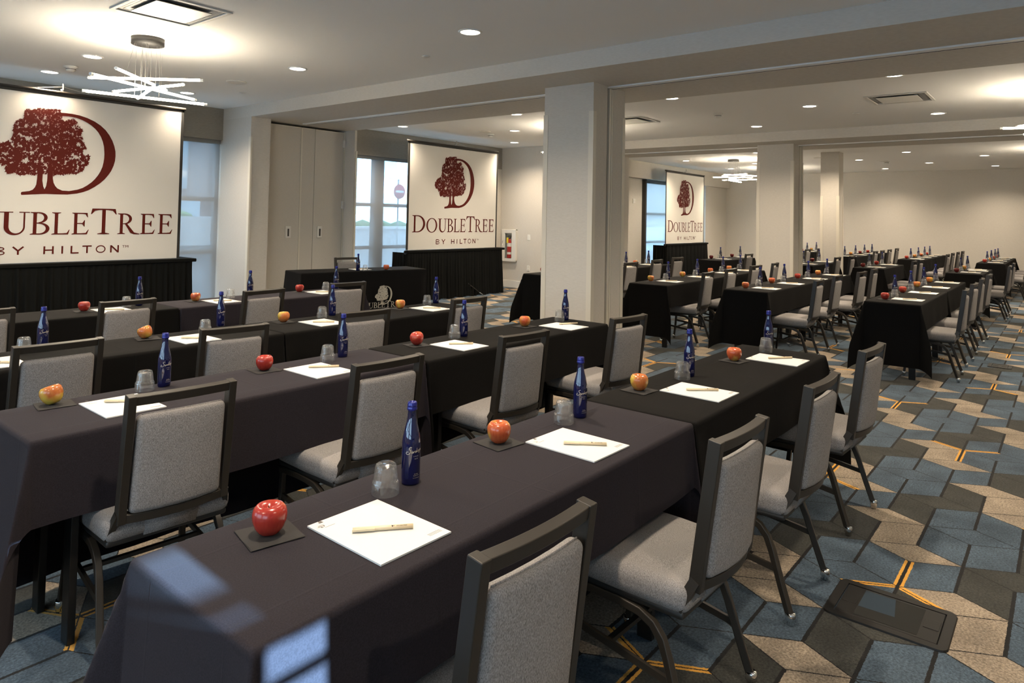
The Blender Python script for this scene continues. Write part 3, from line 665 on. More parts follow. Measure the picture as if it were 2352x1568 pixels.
def crown_runs(cell, n):
    """leafy crown rasterised to horizontal runs so that no two faces overlap"""
    import numpy as np
    rnd = random.Random(5); x0, y0, x1, y1 = -140, 250, 1125, 1150
    W_, H_ = int((x1-x0)/cell), int((y1-y0)/cell); g = np.zeros((H_, W_), bool)
    XX, YY = np.meshgrid(x0+(np.arange(W_)+.5)*cell, y0+(np.arange(H_)+.5)*cell)
    def leaf(cx_, cy_, r, a0):
        pts = [(cx_+r*(1 if k % 2 == 0 else .45)*rnd.uniform(.75,1.2)*cos(a0+k*pi/5), 0) for k in range(10)]
        pts = []
        for k in range(10):
            rr = r*(1 if k % 2 == 0 else .45)*rnd.uniform(.75,1.2); pts.append((cx_+rr*cos(a0+k*pi/5), cy_+rr*sin(a0+k*pi/5)))
        i0, i1 = max(0,int((cy_-r*1.3-y0)/cell)), min(H_, int((cy_+r*1.3-y0)/cell)+2); j0, j1 = max(0,int((cx_-r*1.3-x0)/cell)), min(W_, int((cx_+r*1.3-x0)/cell)+2)
        if i1 <= i0 or j1 <= j0: return
        X_, Y_ = XX[i0:i1,j0:j1], YY[i0:i1,j0:j1]; c = np.zeros(X_.shape, bool)
        for k in range(10):
            xa, ya = pts[k]; xb, yb = pts[k-1]
            if abs(yb-ya) < 1e-9: continue
            c ^= ((ya > Y_) != (yb > Y_)) & (X_ < (xb-xa)*(Y_-ya)/(yb-ya)+xa)
        g[i0:i1,j0:j1] |= c
    holes = [(505,395,22),(300,480,26),(400,470,24),(310,645,30),(240,745,20),(385,830,22),(310,920,32),(435,935,22),(660,905,20),(790,945,24),(755,570,18),(700,575,16),(715,760,20),(800,700,16),(590,600,14),(900,480,20),(920,885,30),(65,840,24),(230,600,22),(545,980,18),(865,580,20),(500,595,18),(940,720,24)]
    k = 0
    while k < n:
        x = rnd.uniform(-115,1100); y = rnd.uniform(270,1125)
        if not inside((x,y), CROWN): continue
        if any(hypot((x-hx)/1.2, y-hy) < hr+2 for hx, hy, hr in holes): continue
        leaf(x, y, rnd.uniform(20,34), rnd.uniform(0,6.28)); k += 1
    for i in range(len(CROWN)):
        (xa,ya), (xb,yb) = CROWN[i-1], CROWN[i]; q = max(1, int(hypot(xb-xa,yb-ya)/20))
        for j in range(q): t_ = j/q; leaf(xa+(xb-xa)*t_+rnd.uniform(-6,6), ya+(yb-ya)*t_+rnd.uniform(-6,6), rnd.uniform(15,24), rnd.uniform(0,6.28))
    runs = []
    for i in range(H_):
        row = g[i]; j = 0
        while j < W_:
            if row[j]:
                k = j
                while k < W_ and row[k]: k += 1
                runs.append((x0+j*cell, x0+k*cell, y0+i*cell, y0+(i+1)*cell)); j = k
            else: j += 1
    return runs
RUNS = {}
def emblem(mb, M, cell=4, mi=0, lift=.0006):
    """tree in a D ; M maps design metres (x,z) to the surface"""
    if cell not in RUNS: RUNS[cell] = crown_runs(cell, 1700)
    mb.poly([[(cmapx(x), cmapz(x,y)) for x, y in DPOLY]], M, mi)
    for xa, xb, ya, yb in RUNS[cell]:
        mb.add([M@Vector((cmapx(x), cmapz(x,y), lift)) for x, y in ((xa,yb),(xb,yb),(xb,ya),(xa,ya))], [(0,1,2,3)], False, mi)
def arc(cx_, cy_, rx, ry, a0, a1, n=20): return [(cx_+rx*cos(radians(a0+(a1-a0)*i/n)), cy_+ry*sin(radians(a0+(a1-a0)*i/n))) for i in range(n+1)]
def glyph(ch):
    """serif capital in the unit box : list of ('p', poly) or ('s', A, B)"""
    R_ = lambda x0,y0,x1,y1: ('p', [(x0,y0),(x1,y0),(x1,y1),(x0,y1)])
    def stem(x0, x1, ser=.10, top=True, bot=True):
        o = [R_(x0,0,x1,1)]
        if bot: o.append(('p', [(x0-ser,0),(x1+ser,0),(x1+ser,.03),(x1+.01,.06),(x0-.01,.06),(x0-ser,.03)]))
        if top: o.append(('p', [(x0-ser,.97),(x0-.01,.94),(x1+.01,.94),(x1+ser,.97),(x1+ser,1),(x0-ser,1)]))
        return o
    if ch in 'OD':
        if ch == 'O': return [('s', arc(.5,.5,.5,.53,0,360,40), arc(.5,.5,.355,.475,0,360,40))]
        return stem(.14,.27,.12)+[('s', arc(.42,.5,.58,.5,-90,90,24), arc(.38,.5,.46,.445,-90,90,24)), R_(.2,0,.42,.055), R_(.2,.945,.42,1)]
    if ch == 'U': return [R_(.14,.34,.30,.97), R_(.79,.34,.85,.97), ('s', arc(.495,.34,.355,.36,180,360,20), arc(.545,.36,.245,.30,180,360,20)),
                          ('p',[(.0,.96),(.44,.96),(.44,1),(.0,1)]), ('p',[(.64,.96),(1,.96),(1,1),(.64,1)])]
    if ch == 'B': return stem(.16,.34,.14)+[('s', arc(.45,.755,.42,.245,-90,90,16), arc(.42,.75,.27,.195,-90,90,16)), ('s', arc(.48,.265,.50,.265,-90,90,16), arc(.45,.268,.34,.215,-90,90,16)), R_(.25,0,.5,.055), R_(.25,.49,.47,.535), R_(.25,.95,.47,1)]
    if ch == 'L': return stem(.18,.36,.15)+[R_(.3,0,.9,.055), ('p',[(.62,.0),(.92,0),(1,.22),(.965,.22),(.84,.07),(.62,.055)])]
    if ch == 'E': return stem(.16,.34,.12)+[R_(.3,0,.88,.055), ('p',[(.6,0),(.9,0),(1,.22),(.965,.22),(.82,.07),(.6,.055)]), R_(.3,.945,.88,1), ('p',[(.6,.945),(.78,.93),(.9,.79),(.93,.79),(.9,1),(.6,1)]), R_(.3,.485,.74,.53), ('p',[(.62,.53),(.73,.66),(.765,.66),(.755,.36),(.72,.36),(.62,.485)])]
    if ch == 'T': return stem(.43,.57,.16, top=False)+[R_(.05,.945,.95,1), ('p',[(.05,1),(.0,.78),(.035,.78),(.16,.92),(.35,.945),(.35,1)]), ('p',[(.95,1),(.65,1),(.65,.945),(.84,.92),(.965,.78),(1,.78)])]
    if ch == 'R': return stem(.12,.26,.11)+[('s', arc(.34,.74,.34,.26,-90,90,16), arc(.32,.735,.22,.205,-90,90,16)), R_(.2,.48,.36,.525), R_(.2,.95,.36,1), ('p',[(.34,.5),(.46,.5),(.80,.08),(1.05,.02),(1.05,-.02),(.78,-.01),(.62,.06)])]
def put_glyph(mb, ch, x0, x1, z0, z1, M, mi=0):
    S2 = lambda p: (x0+(x1-x0)*p[0], z0+(z1-z0)*p[1])
    for k_, g in enumerate(glyph(ch)):
        Mk = M@Matrix.Translation((0,0,.0003*(k_+1)))
        if g[0] == 'p': mb.poly([[S2(p) for p in g[1]]], Mk, mi)
        else:
            A_, B_ = [S2(p) for p in g[1]], [S2(p) for p in g[2]]; mb.strip(A_, B_, Mk, mi)
WORD = [('D',.082,.405,1),('O',.435,.712,0),('U',.728,.965,0),('B',.967,1.136,0),('L',1.145,1.307,0),('E',1.318,1.478,0),('T',1.492,1.736,1),('R',1.745,1.955,0),('E',1.968,2.125,0),('E',2.150,2.312,0)]
def wordmark(mb, M, mi=0, z=1.232):
    for ch, a_, b_, big in WORD: put_glyph(mb, ch, a_, b_, z, z+(.305 if big else .252), M, mi)
    sans = {'B':(85,205),'Y':(275,405),'H':(612,722),'I':(810,830),'L':(918,1010),'T':(1052,1163),'O':(1215,1330),'N':(1392,1497)}
    X = lambda p: .687+(p-85)*.000765
    h = .088; w = .0155; z0 = 1.012
    P = lambda ch, q: (X(sans[ch][0])+(X(sans[ch][1])-X(sans[ch][0]))*q[0], z0+h*q[1])
    cnt = [0]
    def st(ch, pts, closed=False): cnt[0] += 1; mb.stroke([P(ch,q) for q in pts], w, M@Matrix.Translation((0,0,.0003*(1+cnt[0]%5))), mi)
    e = .07
    st('B', [(e,0),(e,1)]); mb.strip([P('B',q) for q in arc(.6,.76,.36,.24,-90,90,10)], [P('B',q) for q in arc(.6,.76,.24,.11,-90,90,10)], M, mi); mb.strip([P('B',q) for q in arc(.62,.26,.38,.26,-90,90,10)], [P('B',q) for q in arc(.62,.26,.26,.13,-90,90,10)], M, mi)
    for zz_ in (.065,.5,.935): st('B', [(e,zz_),(.62,zz_)])
    st('Y', [(e,1),(.5,.48)]); st('Y', [(1-e,1),(.5,.48)]); st('Y', [(.5,.5),(.5,0)])
    st('H', [(e,0),(e,1)]); st('H', [(1-e,0),(1-e,1)]); st('H', [(e,.5),(1-e,.5)]); st('I', [(.5,0),(.5,1)])
    st('L', [(e,0),(e,1)]); st('L', [(e,.065),(1,.065)]); st('T', [(.5,0),(.5,1)]); st('T', [(0,.935),(1,.935)])
    mb.strip([P('O',q) for q in arc(.5,.5,.52,.52,0,360,28)], [P('O',q) for q in arc(.5,.5,.40,.38,0,360,28)], M, mi)
    st('N', [(e,0),(e,1)]); st('N', [(1-e,0),(1-e,1)]); st('N', [(e,.95),(1-e,.05)])
    text_mesh(mb, 'TM', .042, M@Matrix.Translation((1.80,1.068,0)), 1.1, mi=mi)

# ------------------------------------------------------------------ screens on skirts
def pleated(path, z0, z1, n_per_m=14, amp=.018, seed=1):
    """pleated cloth along a 2-d path"""
    rnd = random.Random(seed); mb = MB(); tot = sum(hypot(path[i+1][0]-path[i][0], path[i+1][1]-path[i][1]) for i in range(len(path)-1))
    cols = int(tot*n_per_m*6); rows = 12; vs = []
    def at(s):
        for i in range(len(path)-1):
            a_ = Vector(path[i]); b_ = Vector(path[i+1]); L = (b_-a_).length
            if s <= L or i == len(path)-2: return a_+(b_-a_)*(s/L), Vector(((b_-a_).y, -(b_-a_).x)).normalized()
            s -= L
    ph = 0; phs = []
    for c in range(cols+1): phs.append(ph); ph += 2*pi/6*rnd.uniform(.6,1.4)
    dr = [rnd.uniform(-.02,.05) for _ in range(cols+1)]
    for c in range(cols+1):
        p, nrm = at(tot*c/cols)
        for r in range(rows+1):
            t_ = r/rows; k = min(1, .25+t_*1.3); am = amp*k*(1+.6*sin(phs[c]*.31))
            q = p+nrm*(am*sin(phs[c])+.03*t_*t_+dr[c]*.2*t_)
            vs.append((q.x, q.y, z1+(z0-z1)*t_+(.012*sin(phs[c]*.23) if r == rows else 0)))
    fs = [(c*(rows+1)+r, c*(rows+1)+r+1, (c+1)*(rows+1)+r+1, (c+1)*(rows+1)+r) for c in range(cols) for r in range(rows)]
    return mb.add(vs, fs, True)
def screen(x0, y, wd, which, sxl, seed):
    z0, z1 = .92, 2.81
    t = thing('projection_screen', 'white projection screen with maroon tree logo, %s' % which, 'projection screen', (x0,y,0), 0, 'tripod logo screens')
    MB().box(0,wd,-.002,.002,z0,z1).build('screen_fabric', M_SCREEN, t)
    MB().box(-.045,0,-.004,.004,z0,z1+.03).box(wd,wd+.035,-.004,.004,z0,z1+.03).box(-.045,wd+.035,-.004,.004,z1,z1+.03).build('border', M_SBORD, t)
    MB().tube([(-.07,0,z1+.045),(wd+.05,0,z1+.045)], .035, seg=10, smooth=True).build('top_bar', M_FRAME, t)
    MB().tube([(-.06,0,z0-.04),(wd+.04,0,z0-.04)], .075, seg=12, smooth=True).build('roller_case', M_PAN, t)
    MB().tube([(wd/2,.03,.3),(wd/2,.03,z1+.09)], .03, seg=8, smooth=True).build('mast', M_METAL, t)
    MB().tube([(wd/2-.3,0,z1+.06),(wd/2,.0,z1+.115),(wd/2+.3,0,z1+.06)], .006, seg=4).tube([(wd/2,.0,z1+.08),(wd/2,.0,z1+.15)], .02, seg=6).build('hanger', M_METAL, t)
    for a_ in (2.9,.25,1.57): MB().tube([(wd/2,.03,.5),(wd/2+.55*cos(a_),.03+.33*sin(a_),.012)], .022, seg=6).build('leg', M_METAL, t)
    kx = sxl
    # design x measured from the right edge
    M = plane_M((wd-2.37*kx, -.004, 0), (1,0,0), (0,0,1))@Matrix.Diagonal((kx,1,1,1))
    em = MB(); emblem(em, M, 4 if seed < 3 else 8); em.build('tree_emblem', M_RED, t)
    wm = MB(); wordmark(wm, M); wm.build('lettering', M_RED, t)
    sk = thing('pleated_skirt', 'black pleated skirt hanging under the projection screen, %s' % which, 'skirt', (x0,y,0), 0, 'screen skirts')
    path = [(-.04,.35),(-.05,-.06),(wd+.16,-.06),(wd+.22,.02),(wd+.2,.4)]
    pleated(path, .008, .875, seed=seed).build('drape', M_SKIRT, sk)
    MB().box(-.06,wd+.17,-.075,.02,.868,.915).box(wd+.12,wd+.235,-.07,.40,.868,.912).build('waistband', M_SKIRT, sk, bevel=.01)
    return t
screen(1.50, 8.98, 2.72, 'leftmost and largest of three', 1.165, 1)
screen(8.29, 9.05, 2.37, 'middle of three, left of the extinguisher cabinet', 1, 2)
screen(16.71, 8.28, 2.37, 'smallest and farthest, between the two pillars', 1, 3)
# tripod foot poking out from under the middle skirt
rod = thing('tripod_leg', 'dark rod with silver tip sticking out under the middle screen skirt', 'tripod leg')
MB().tube([(9.80,8.98,.25),(10.08,8.93,.06)], .022, seg=8, smooth=True).build('shaft', M_FRAME, rod)
MB().tube([(10.08,8.93,.06),(10.17,8.915,.012)], .020, seg=8, smooth=True).build('silver_tip', M_CHROME, rod)

# ------------------------------------------------------------------ tables
def cloth_mesh(L, D, exl, exr, ey, dl=(1,1), dr=(1,1), seed=0, h=.76, eyb=.62, cornerk=.31):
    """draped rectangular cloth. exl/exr: end drops, ey: side drop. dl/dr: fold direction of the corners (x,y) weights"""
    rnd = random.Random(seed); eyb = ey if eyb is None else eyb
    def samples(half0, e0, half1, e1, step):
        out = []
        n0 = max(2, int(e0/.035)); out += [-(half0+e0*(n0-i)/n0) for i in range(n0)]
        out += [-half0, ]; n = max(2, int((half0+half1)/step)); out += [-half0+(half0+half1)*i/n for i in range(1, n)]
        out += [half1]; n1 = max(2, int(e1/.035)); out += [half1+e1*(i+1)/n1 for i in range(n1)]
        return out
    def refine(a):     # extra samples next to the folds
        s = set(round(x,5) for x in a); 
        for x in (a,): pass
        return sorted(s)
    X = samples(L/2, exl, L/2, exr, .09); Y = samples(D/2, ey, D/2, eyb, .08)
    for q in (.006,.014,.024): X += [-L/2-q, L/2+q]; Y += [-D/2-q, D/2+q]
    X = refine(X); Y = refine(Y); r = .012; ph = [rnd.uniform(0,6.28) for _ in range(8)]
    def drop(s):
        if s < r*pi/2: a_ = s/r; return r*sin(a_), r*(1-cos(a_))
        return r, r+(s-r*pi/2)
    vs = []
    for x in X:
        for y in Y:
            ou = abs(x)-L/2; ov = abs(y)-D/2; sx = 1 if x > 0 else -1; sy = 1 if y > 0 else -1
            px_, py_, dz = x, y, 0
            if ou > 0 and ov <= 0:
                o_, dz = drop(ou); k = dz
                px_ = sx*(L/2+o_+.035*k*(dl if sx < 0 else dr)[0]+.010*k*sin(7*y+ph[0])); 
            elif ov > 0 and ou <= 0:
                o_, dz = drop(ov); k = dz
                py_ = sy*(D/2+o_+.05*k+.016*k*sin(5.3*x+ph[1])+.012*k*sin(13*x+ph[2]))
            elif ou > 0 and ov > 0:
                d_ = hypot(ou, ov); o_, dz = drop(d_); th = math.atan2(ov, ou); wx, wy = (dl if sx < 0 else dr)
                bul = cornerk*max(0, dz-.01)*sin(2*th)**1.2
                px_ = sx*(L/2+(o_+.035*dz*wx)*cos(th)+bul*.72*wx); py_ = sy*(D/2+(o_+.05*dz)*sin(th)+bul*.72*wy+.0*dz)
            else:
                dz = -.0006*sin(9*x+ph[3])*sin(7*y+ph[4])
            z = max(.006, h-dz)
            vs.append((px_, py_, z))
    ny = len(Y); fs = [(i*ny+j, (i+1)*ny+j, (i+1)*ny+j+1, i*ny+j+1) for i in range(len(X)-1) for j in range(ny-1)]
    return MB().add(vs, fs, True)
def table(x0, x1, yf, where, cm, D=.48, rot=0, exl=.62, exr=.62, ey=.27, dl=(1,1), dr=(1,1), seed=0):
    L = x1-x0; c = ((x0+x1)/2, yf+D/2, 0)
    t = thing('folding_table', 'narrow folding table under a black cloth, %s' % where, 'table', c, rot, 'folding tables')
    MB().box(-L/2+.006,L/2-.006,-D/2+.006,D/2-.006,.728,.757).build('tabletop', M_TTOP, t)
    for sx in (-1,1):
        for sy in (-1,1):
            MB().box(sx*(L/2-.16)-.013, sx*(L/2-.16)+.013, sy*(D/2-.09)-.03, sy*(D/2-.09)+.03, 0, .728).build('leg', M_TLEG, t, bevel=.003)
    cl = cloth_mesh(L, D, exl, exr, ey, dl, dr, seed, eyb=.71 if seed < 20 else .30).build('tablecloth', cm); cl.location = c; cl.rotation_euler.z = rot
    tag(cl, 'black tablecloth over %s' % where, 'tablecloth', 'black tablecloths')
JN = (.03, .5)   # fold direction weights at a joint between two tables
T1 = [('nearest row, left table','nearest row, right table'),('second row, left table','second row, right table'),('third row, left table','third row, right table'),('fourth row, left table','fourth row, right table')]
table(.69,2.49,1.125,'the nearest row, left table',M_CL1, exl=.66, exr=.55, ey=.245, dr=JN, seed=1)
table(2.52,4.31,1.12,'the nearest row, right table',M_CL2, exl=.5, dl=JN, ey=.27, seed=2)
table(.80,2.57,2.665,'the second row, left table',M_CL1, exl=.64, exr=.55, ey=.29, dr=JN, seed=3)
table(2.60,4.41,2.655,'the second row, right table',M_CL2, exl=.5, dl=JN, ey=.29, seed=4)
table(.72,2.53,3.92,'the third row, left table',M_CL2, exl=.6, exr=.5, ey=.29, dr=JN, seed=5)
table(2.56,4.39,3.92,'the third row, right table',M_CL2, exl=.5, dl=JN, ey=.29, seed=6)
table(.80,2.60,5.49,'the fourth row, left table',M_CL2, exl=.6, exr=.5, ey=.29, dr=JN, seed=7)
table(2.63,4.44,5.47,'the fourth row, right table',M_CL1, exl=.5, dl=JN, ey=.29, seed=8)
SEC2 = [('right middle-bay row',7.70,1.13,0),('central middle-bay row',7.72,2.60,0),('left middle-bay row',7.52,3.74,.030),('leftmost middle-bay row',7.55,5.40,.012)]
for i, (w_, x0, yf, rt) in enumerate(SEC2):
    table(x0, x0+1.82, yf, 'near table of the '+w_, M_CL2, rot=rt, exl=.62, exr=.5, dr=JN, seed=20+i)
    table(x0+1.85, x0+3.67, yf+1.83*rt, 'far table of the '+w_, M_CL2, rot=rt, dl=JN, exl=.5, seed=30+i)
SEC3 = [('right lone table past the far beam',13.37,1.10),('central lone table past the far beam',13.42,2.52),('left lone table past the far beam',13.20,3.64),('lone table right of the far screen',13.15,5.32)]
for i, (w_, x0, yf) in enumerate(SEC3): table(x0, x0+1.82, yf, 'the '+w_, M_CL2, seed=40+i)
SEC4 = [('rightmost back-wall row',17.70,1.06),('right-centre back-wall row',17.75,2.55),('left-centre back-wall row',17.80,3.93),('leftmost back-wall row',17.6,5.35)]
for i, (w_, x0, yf) in enumerate(SEC4):
    table(x0, x0+1.82, yf, 'near table of the '+w_, M_CL2, exr=.5, dr=JN, seed=50+i)
    table(x0+1.85, x0+3.67, yf, 'far table of the '+w_, M_CL2, exl=.5, dl=JN, seed=60+i)
# head table : cloth to the floor with printed logo
HT = Matrix.Translation((6.18,7.745,0))@Matrix.Rotation(radians(-12.5),4,'Z')
t = thing('head_table', 'speaker table with floor-length black cloth left of the middle screen', 'table', (6.18,7.745,0), radians(-12.5))
MB().box(-.91,.91,-.26,.26,.728,.757).build('tabletop', M_TTOP, t)
for sx in (-1,1):
    for sy in (-1,1): MB().box(sx*.75-.013,sx*.75+.013,sy*.18-.03,sy*.18+.03,0,.728).build('leg', M_TLEG, t)
cl = cloth_mesh(1.85,.54,.745,.745,.745,(.5,.5),(.5,.5),70,eyb=.745,cornerk=.12).build('tablecloth', M_CL3); cl.location = (6.18,7.745,0); cl.rotation_euler.z = radians(-12.5)
tag(cl, 'floor-length black cloth with silver tree logo on the speaker table', 'tablecloth', 'black tablecloths')
kk = .222
ML = plane_M((.19-1.15*kk, -.322, .0), (1,0,0), (0,-.06,1))@Matrix.Translation((0,.425-2.16*kk*1.22,0))@Matrix.Diagonal((kk*1.1,kk*1.22,1,1))
em = MB(); emblem(em, ML, 12); em.build('tree_emblem', M_SILV, cl)
ML2 = plane_M((-.26, -.330, .0), (1,0,0), (0,-.06,1))@Matrix.Diagonal((.34,.30,1,1))
wm = MB(); wordmark(wm, ML2@Matrix.Translation((0,-.38,0))); wm.build('lettering', M_SILV, cl)

# ------------------------------------------------------------------ chair
def make_chair():
    t = thing('banquet_chair', '', 'chair')
    def seatfn(p):     # crown the cushion slightly, narrow to the rear
        x, y, z = p; k = 1-.05*max(0, -y/.22); return (x*k, y, z+(.008*(1-(x/.23)**2)*(1-(y/.22)**2) if z > 0 else 0))
    MB().rbox(0,.010,.430,.462,.468,.090,.036,5,fn=seatfn).build('seat_cushion', M_FAB, t)
    MB().rbox(0,.01,.384,.44,.44,.026,.012,2,fn=lambda p:(p[0]*(1-.05*max(0,-p[1]/.22)),p[1],p[2])).build('seat_pan', M_PAN, t)
    # back : lower edge z .49 y -.215, top z .90 y -.285, frame posts and bars
    def B(x, s, off=0): return Vector((x, -.232-.058*s+off, .458+.442*s))
    f = MB(); wv = (0,-.17,1)
    for sx in (-1,1):
        pts = [B(sx*(.176-.003*s_), s_) for s_ in (0,.25,.5,.75,1)]
        f.tube([Vector(p) for p in pts], .028, .040, up=(0,1,.17))
    def bar(s, z_h, bow, lift=0, dep=.03):
        pts = []
        for i in range(13):
            x = -.169+.338*i/12; b_ = bow*(1-(x/.169)**2); p = B(x, s, -b_); p.z += lift; pts.append(p)
        f.tube(pts, dep, z_h, up=wv)
    bar(.960,.032,.012); bar(.036,.032,.030)
    f.build('back_frame', M_FRAME, t, bevel=.003)
    def padfn(p):
        x, y, z = p; s = (z+.15)/.30; return (x*(1.0-.03*max(0,s)), y-.028*(1-(x/.17)**2)*(1-.6*s)-.056*(z/.415), z)
    MB().rbox(0,-.258,.658,0.312,.050,.345,.022,4,fn=padfn).build('back_pad', M_FAB, t)
    # piping seam on the pad rim
    mb = MB()
    mb.tube([Vector(padfn((-.142+.284*i/14, -.004, .173)))+Vector((0,-.258,.658)) for i in range(15)], .004, seg=6, smooth=True); mb.build('pad_piping', M_FAB, t)
    fl = MB(); A = []; 
    for i, (y, z) in enumerate(((-.232,.515),(-.236,.47),(-.228,.42),(-.212,.385),(-.19,.378))): A.append((y,z))
    vs = []; 
    for (y, z) in A:
        for x in (-.09,.09): vs.append((x,y,z))
    for (y, z) in A:
        for x in (-.09,.09): vs.append((x,y+.012,z+.003))
    n = len(A); fs = [(2*i,2*i+1,2*i+3,2*i+2) for i in range(n-1)]+[(2*n+2*i,2*n+2*i+2,2*n+2*i+3,2*n+2*i+1) for i in range(n-1)]+[(2*i,2*i+2,2*n+2*i+2,2*n+2*i) for i in range(n-1)]+[(2*i+1,2*n+2*i+1,2*n+2*i+3,2*i+3) for i in range(n-1)]
    fl.add(vs, fs, True).build('support_flap', M_FAB, t)
    for sx in (-1,1):
        x = sx*.212
        # rear leg continuing as the side rail
        pts = [(x,.215,.352),(x,.10,.362),(x,0,.362),(x,-.07,.355),(x,-.115,.335),(x,-.145,.30),(x,-.165,.25),(x*1.02,-.20,.14),(x*1.05,-.24,.022)]
        lg = MB().tube(pts, .024, .026, up=(0,.2,1)).build('rear_leg', M_FRAME, t, bevel=.004)
        MB().lathe([(0,0),(.013,0),(.015,.006),(.014,.012),(.019,.018),(.019,.04),(.016,.045),(0,.045)], 12, Matrix.Translation((x*1.05,-.24,0))).build('glide', M_CHROME, lg)
        lg = MB().tube([(x,.195,.36),(x,.205,.2),(x*1.05,.228,.022)], .023, .023, up=(0,1,0)).build('front_leg', M_FRAME, t, bevel=.003)
        MB().lathe([(0,0),(.013,0),(.015,.006),(.014,.012),(.019,.018),(.019,.04),(.016,.045),(0,.045)], 12, Matrix.Translation((x*1.05,.228,0))).build('glide', M_CHROME, lg)
        MB().tube([(x,.205,.24),(x,-.185,.185)], .012, .022, up=(0,0,1)).build('side_stretcher', M_FRAME, t)
        MB().tube([(x*.95,-.19,.40),(x*.86,-.236,.49)], .02, .03, up=(0,1,0)).build('back_bracket', M_FRAME, t)
    MB().tube([(-.212,.04,.218),(.212,.04,.218)], .02, .014, up=(0,0,1)).build('cross_bar', M_FRAME, t)
    MB().tube([(-.212,.04,.355),(.212,.04,.355)], .02, .02, up=(0,0,1)).build('under_seat_bar', M_FRAME, t)
    return t
chair = make_chair()
def put_chair(x, y, deg, which): place(chair, (x+(.025 if y < 7 else 0),y,0), (0,0,radians(deg)), 'grey upholstered banquet chair, %s' % which, 'grey banquet chairs')

# ------------------------------------------------------------------ place-setting prototypes
def make_apple(kind):
    prof = [(0,.058),(.006,.0585),(.013,.064),(.022,.0695),(.030,.069),(.0375,.060),(.0405,.048),(.0395,.034),(.034,.018),(.026,.007),(.018,.0015),(.011,.0012),(.006,.006),(0,.008)]
    prof = list(reversed(prof))
    o = MB().lathe(prof, 28, rf=lambda i,a: 1+.02*cos(5*a)*(1 if i < 5 else .3)).build('apple', AP[kind])
    MB().tube([(0,0,.052),(.001,.001,.060),(.003,.002,.066)], .0022, seg=5).build('stem', mat('apple_stem', (.08,.05,.03), .8), o)
    return o
APPLES = {k: make_apple(k) for k in AP}
def make_bottle():
    t = thing('water_bottle', '', 'bottle')
    prof = [(0,.006),(.018,.004),(.024,.0),(.0262,.003),(.0268,.02),(.0268,.108),(.0262,.12),(.0235,.137),(.0195,.155),(.0155,.172),(.0128,.187),(.0118,.20),(.0118,.2115),(.0118,.212)]
    MB().lathe(prof, 30).build('bottle_body', M_BLUE, t)
    cap = [(.0120,.207),(.0140,.207),(.0148,.210),(.0148,.213),(.0138,.2155),(.0136,.218),(.0142,.220),(.0142,.222),(.0134,.224),(.0134,.2275),(.0125,.230),(.009,.2305),(.009,.2285),(0,.2285)]
    MB().lathe(cap, 26).build('neck_ring_cap', M_CAP, t)
    R_ = .0271
    def wrap(p): a_ = p.x/R_-pi/2; return Vector((R_*cos(a_), R_*sin(a_), p.y))
    mb = MB()
    def ws(pts, w):
        # subdivide and wrap
        q = []
        for i in range(len(pts)-1):
            for k in range(3): t_ = k/3; q.append((pts[i][0]+(pts[i+1][0]-pts[i][0])*t_, pts[i][1]+(pts[i+1][1]-pts[i][1])*t_))
        q.append(pts[-1]); A = []; B_ = []
        for i, p in enumerate(q):
            a_ = Vector(q[max(0,i-1)]); b_ = Vector(q[min(len(q)-1,i+1)]); tt = (b_-a_).normalized() if (b_-a_).length > 0 else Vector((1,0)); nn = Vector((-tt.y,tt.x))*w/2
            A.append(wrap(Vector(p)+nn)); B_.append(wrap(Vector(p)-nn))
        n = len(A); mb.add(B_+A, [(i,i+1,n+i+1,n+i) for i in range(n-1)], False)
    zb = .088; s = .0105; x = -.0235
    sl = .16    # baseline slope
    def L_(x0, pts, sc_=1, w=.0011): ws([(x0+px_*s*sc_, zb+sl*(x0+px_*s*sc_+.0235)+py_*s*sc_) for px_, py_ in pts], w)
    L_(x, [(1.25,1.25),(1.05,1.38),(.78,1.32),(.66,1.1),(.8,.88),(1.0,.62),(1.0,.3),(.75,.02),(.35,-.08),(.02,.08),(-.02,.34),(.18,.5),(.42,.44)], 1.25, .0015)
    lets = {'a':[(.42,.36),(.22,.46),(.04,.28),(.08,.04),(.24,.0),(.4,.3),(.44,.46),(.40,.12),(.48,.0),(.6,.12)], 'r':[(.0,.08),(.12,.46),(.1,.0),(.14,.3),(.3,.46),(.4,.4)], 't':[(.0,.1),(.2,.95),(.12,.12),(.2,.0),(.34,.1)],
            'o':[(.3,.46),(.08,.36),(.04,.1),(.2,0),(.38,.14),(.4,.38),(.26,.46)], 'g':[(.42,.38),(.2,.46),(.05,.26),(.14,.04),(.36,.1),(.44,.46),(.36,-.3),(.12,-.42),(.04,-.28),(.4,.0),(.55,.12)]}
    xx = x+.0150
    for ch, ad in (('a',.52),('r',.38),('a',.52),('t',.30),('o',.42),('g',.5),('a',.5)):
        L_(xx, lets[ch]); xx += ad*s*1.02
    L_(x, [(2.9,1.0),(3.2,1.06)], 1, .0008)
    text_mesh(mb, 'SINCE', .0042, lambda p: wrap(Vector((p.x-.002, .0805+p.y, 0))), 1, space=1.5)
    text_mesh(mb, '1872', .0042, lambda p: wrap(Vector((p.x+.0005, .0735+p.y, 0))), 1, space=1.5)
    text_mesh(mb, 'Sparkling', .0034, lambda p: wrap(Vector((p.x+.001, .031+p.y, 0))), 1)
    text_mesh(mb, 'Spring Water', .0034, lambda p: wrap(Vector((p.x-.001, .0265+p.y, 0))), 1)
    text_mesh(mb, '12 FL OZ (355 mL)', .0028, lambda p: wrap(Vector((p.x-.003, .020+p.y, 0))), 1)
    mb.build('lettering', M_CREAMTXT, t)
    return t
bottle = make_bottle()
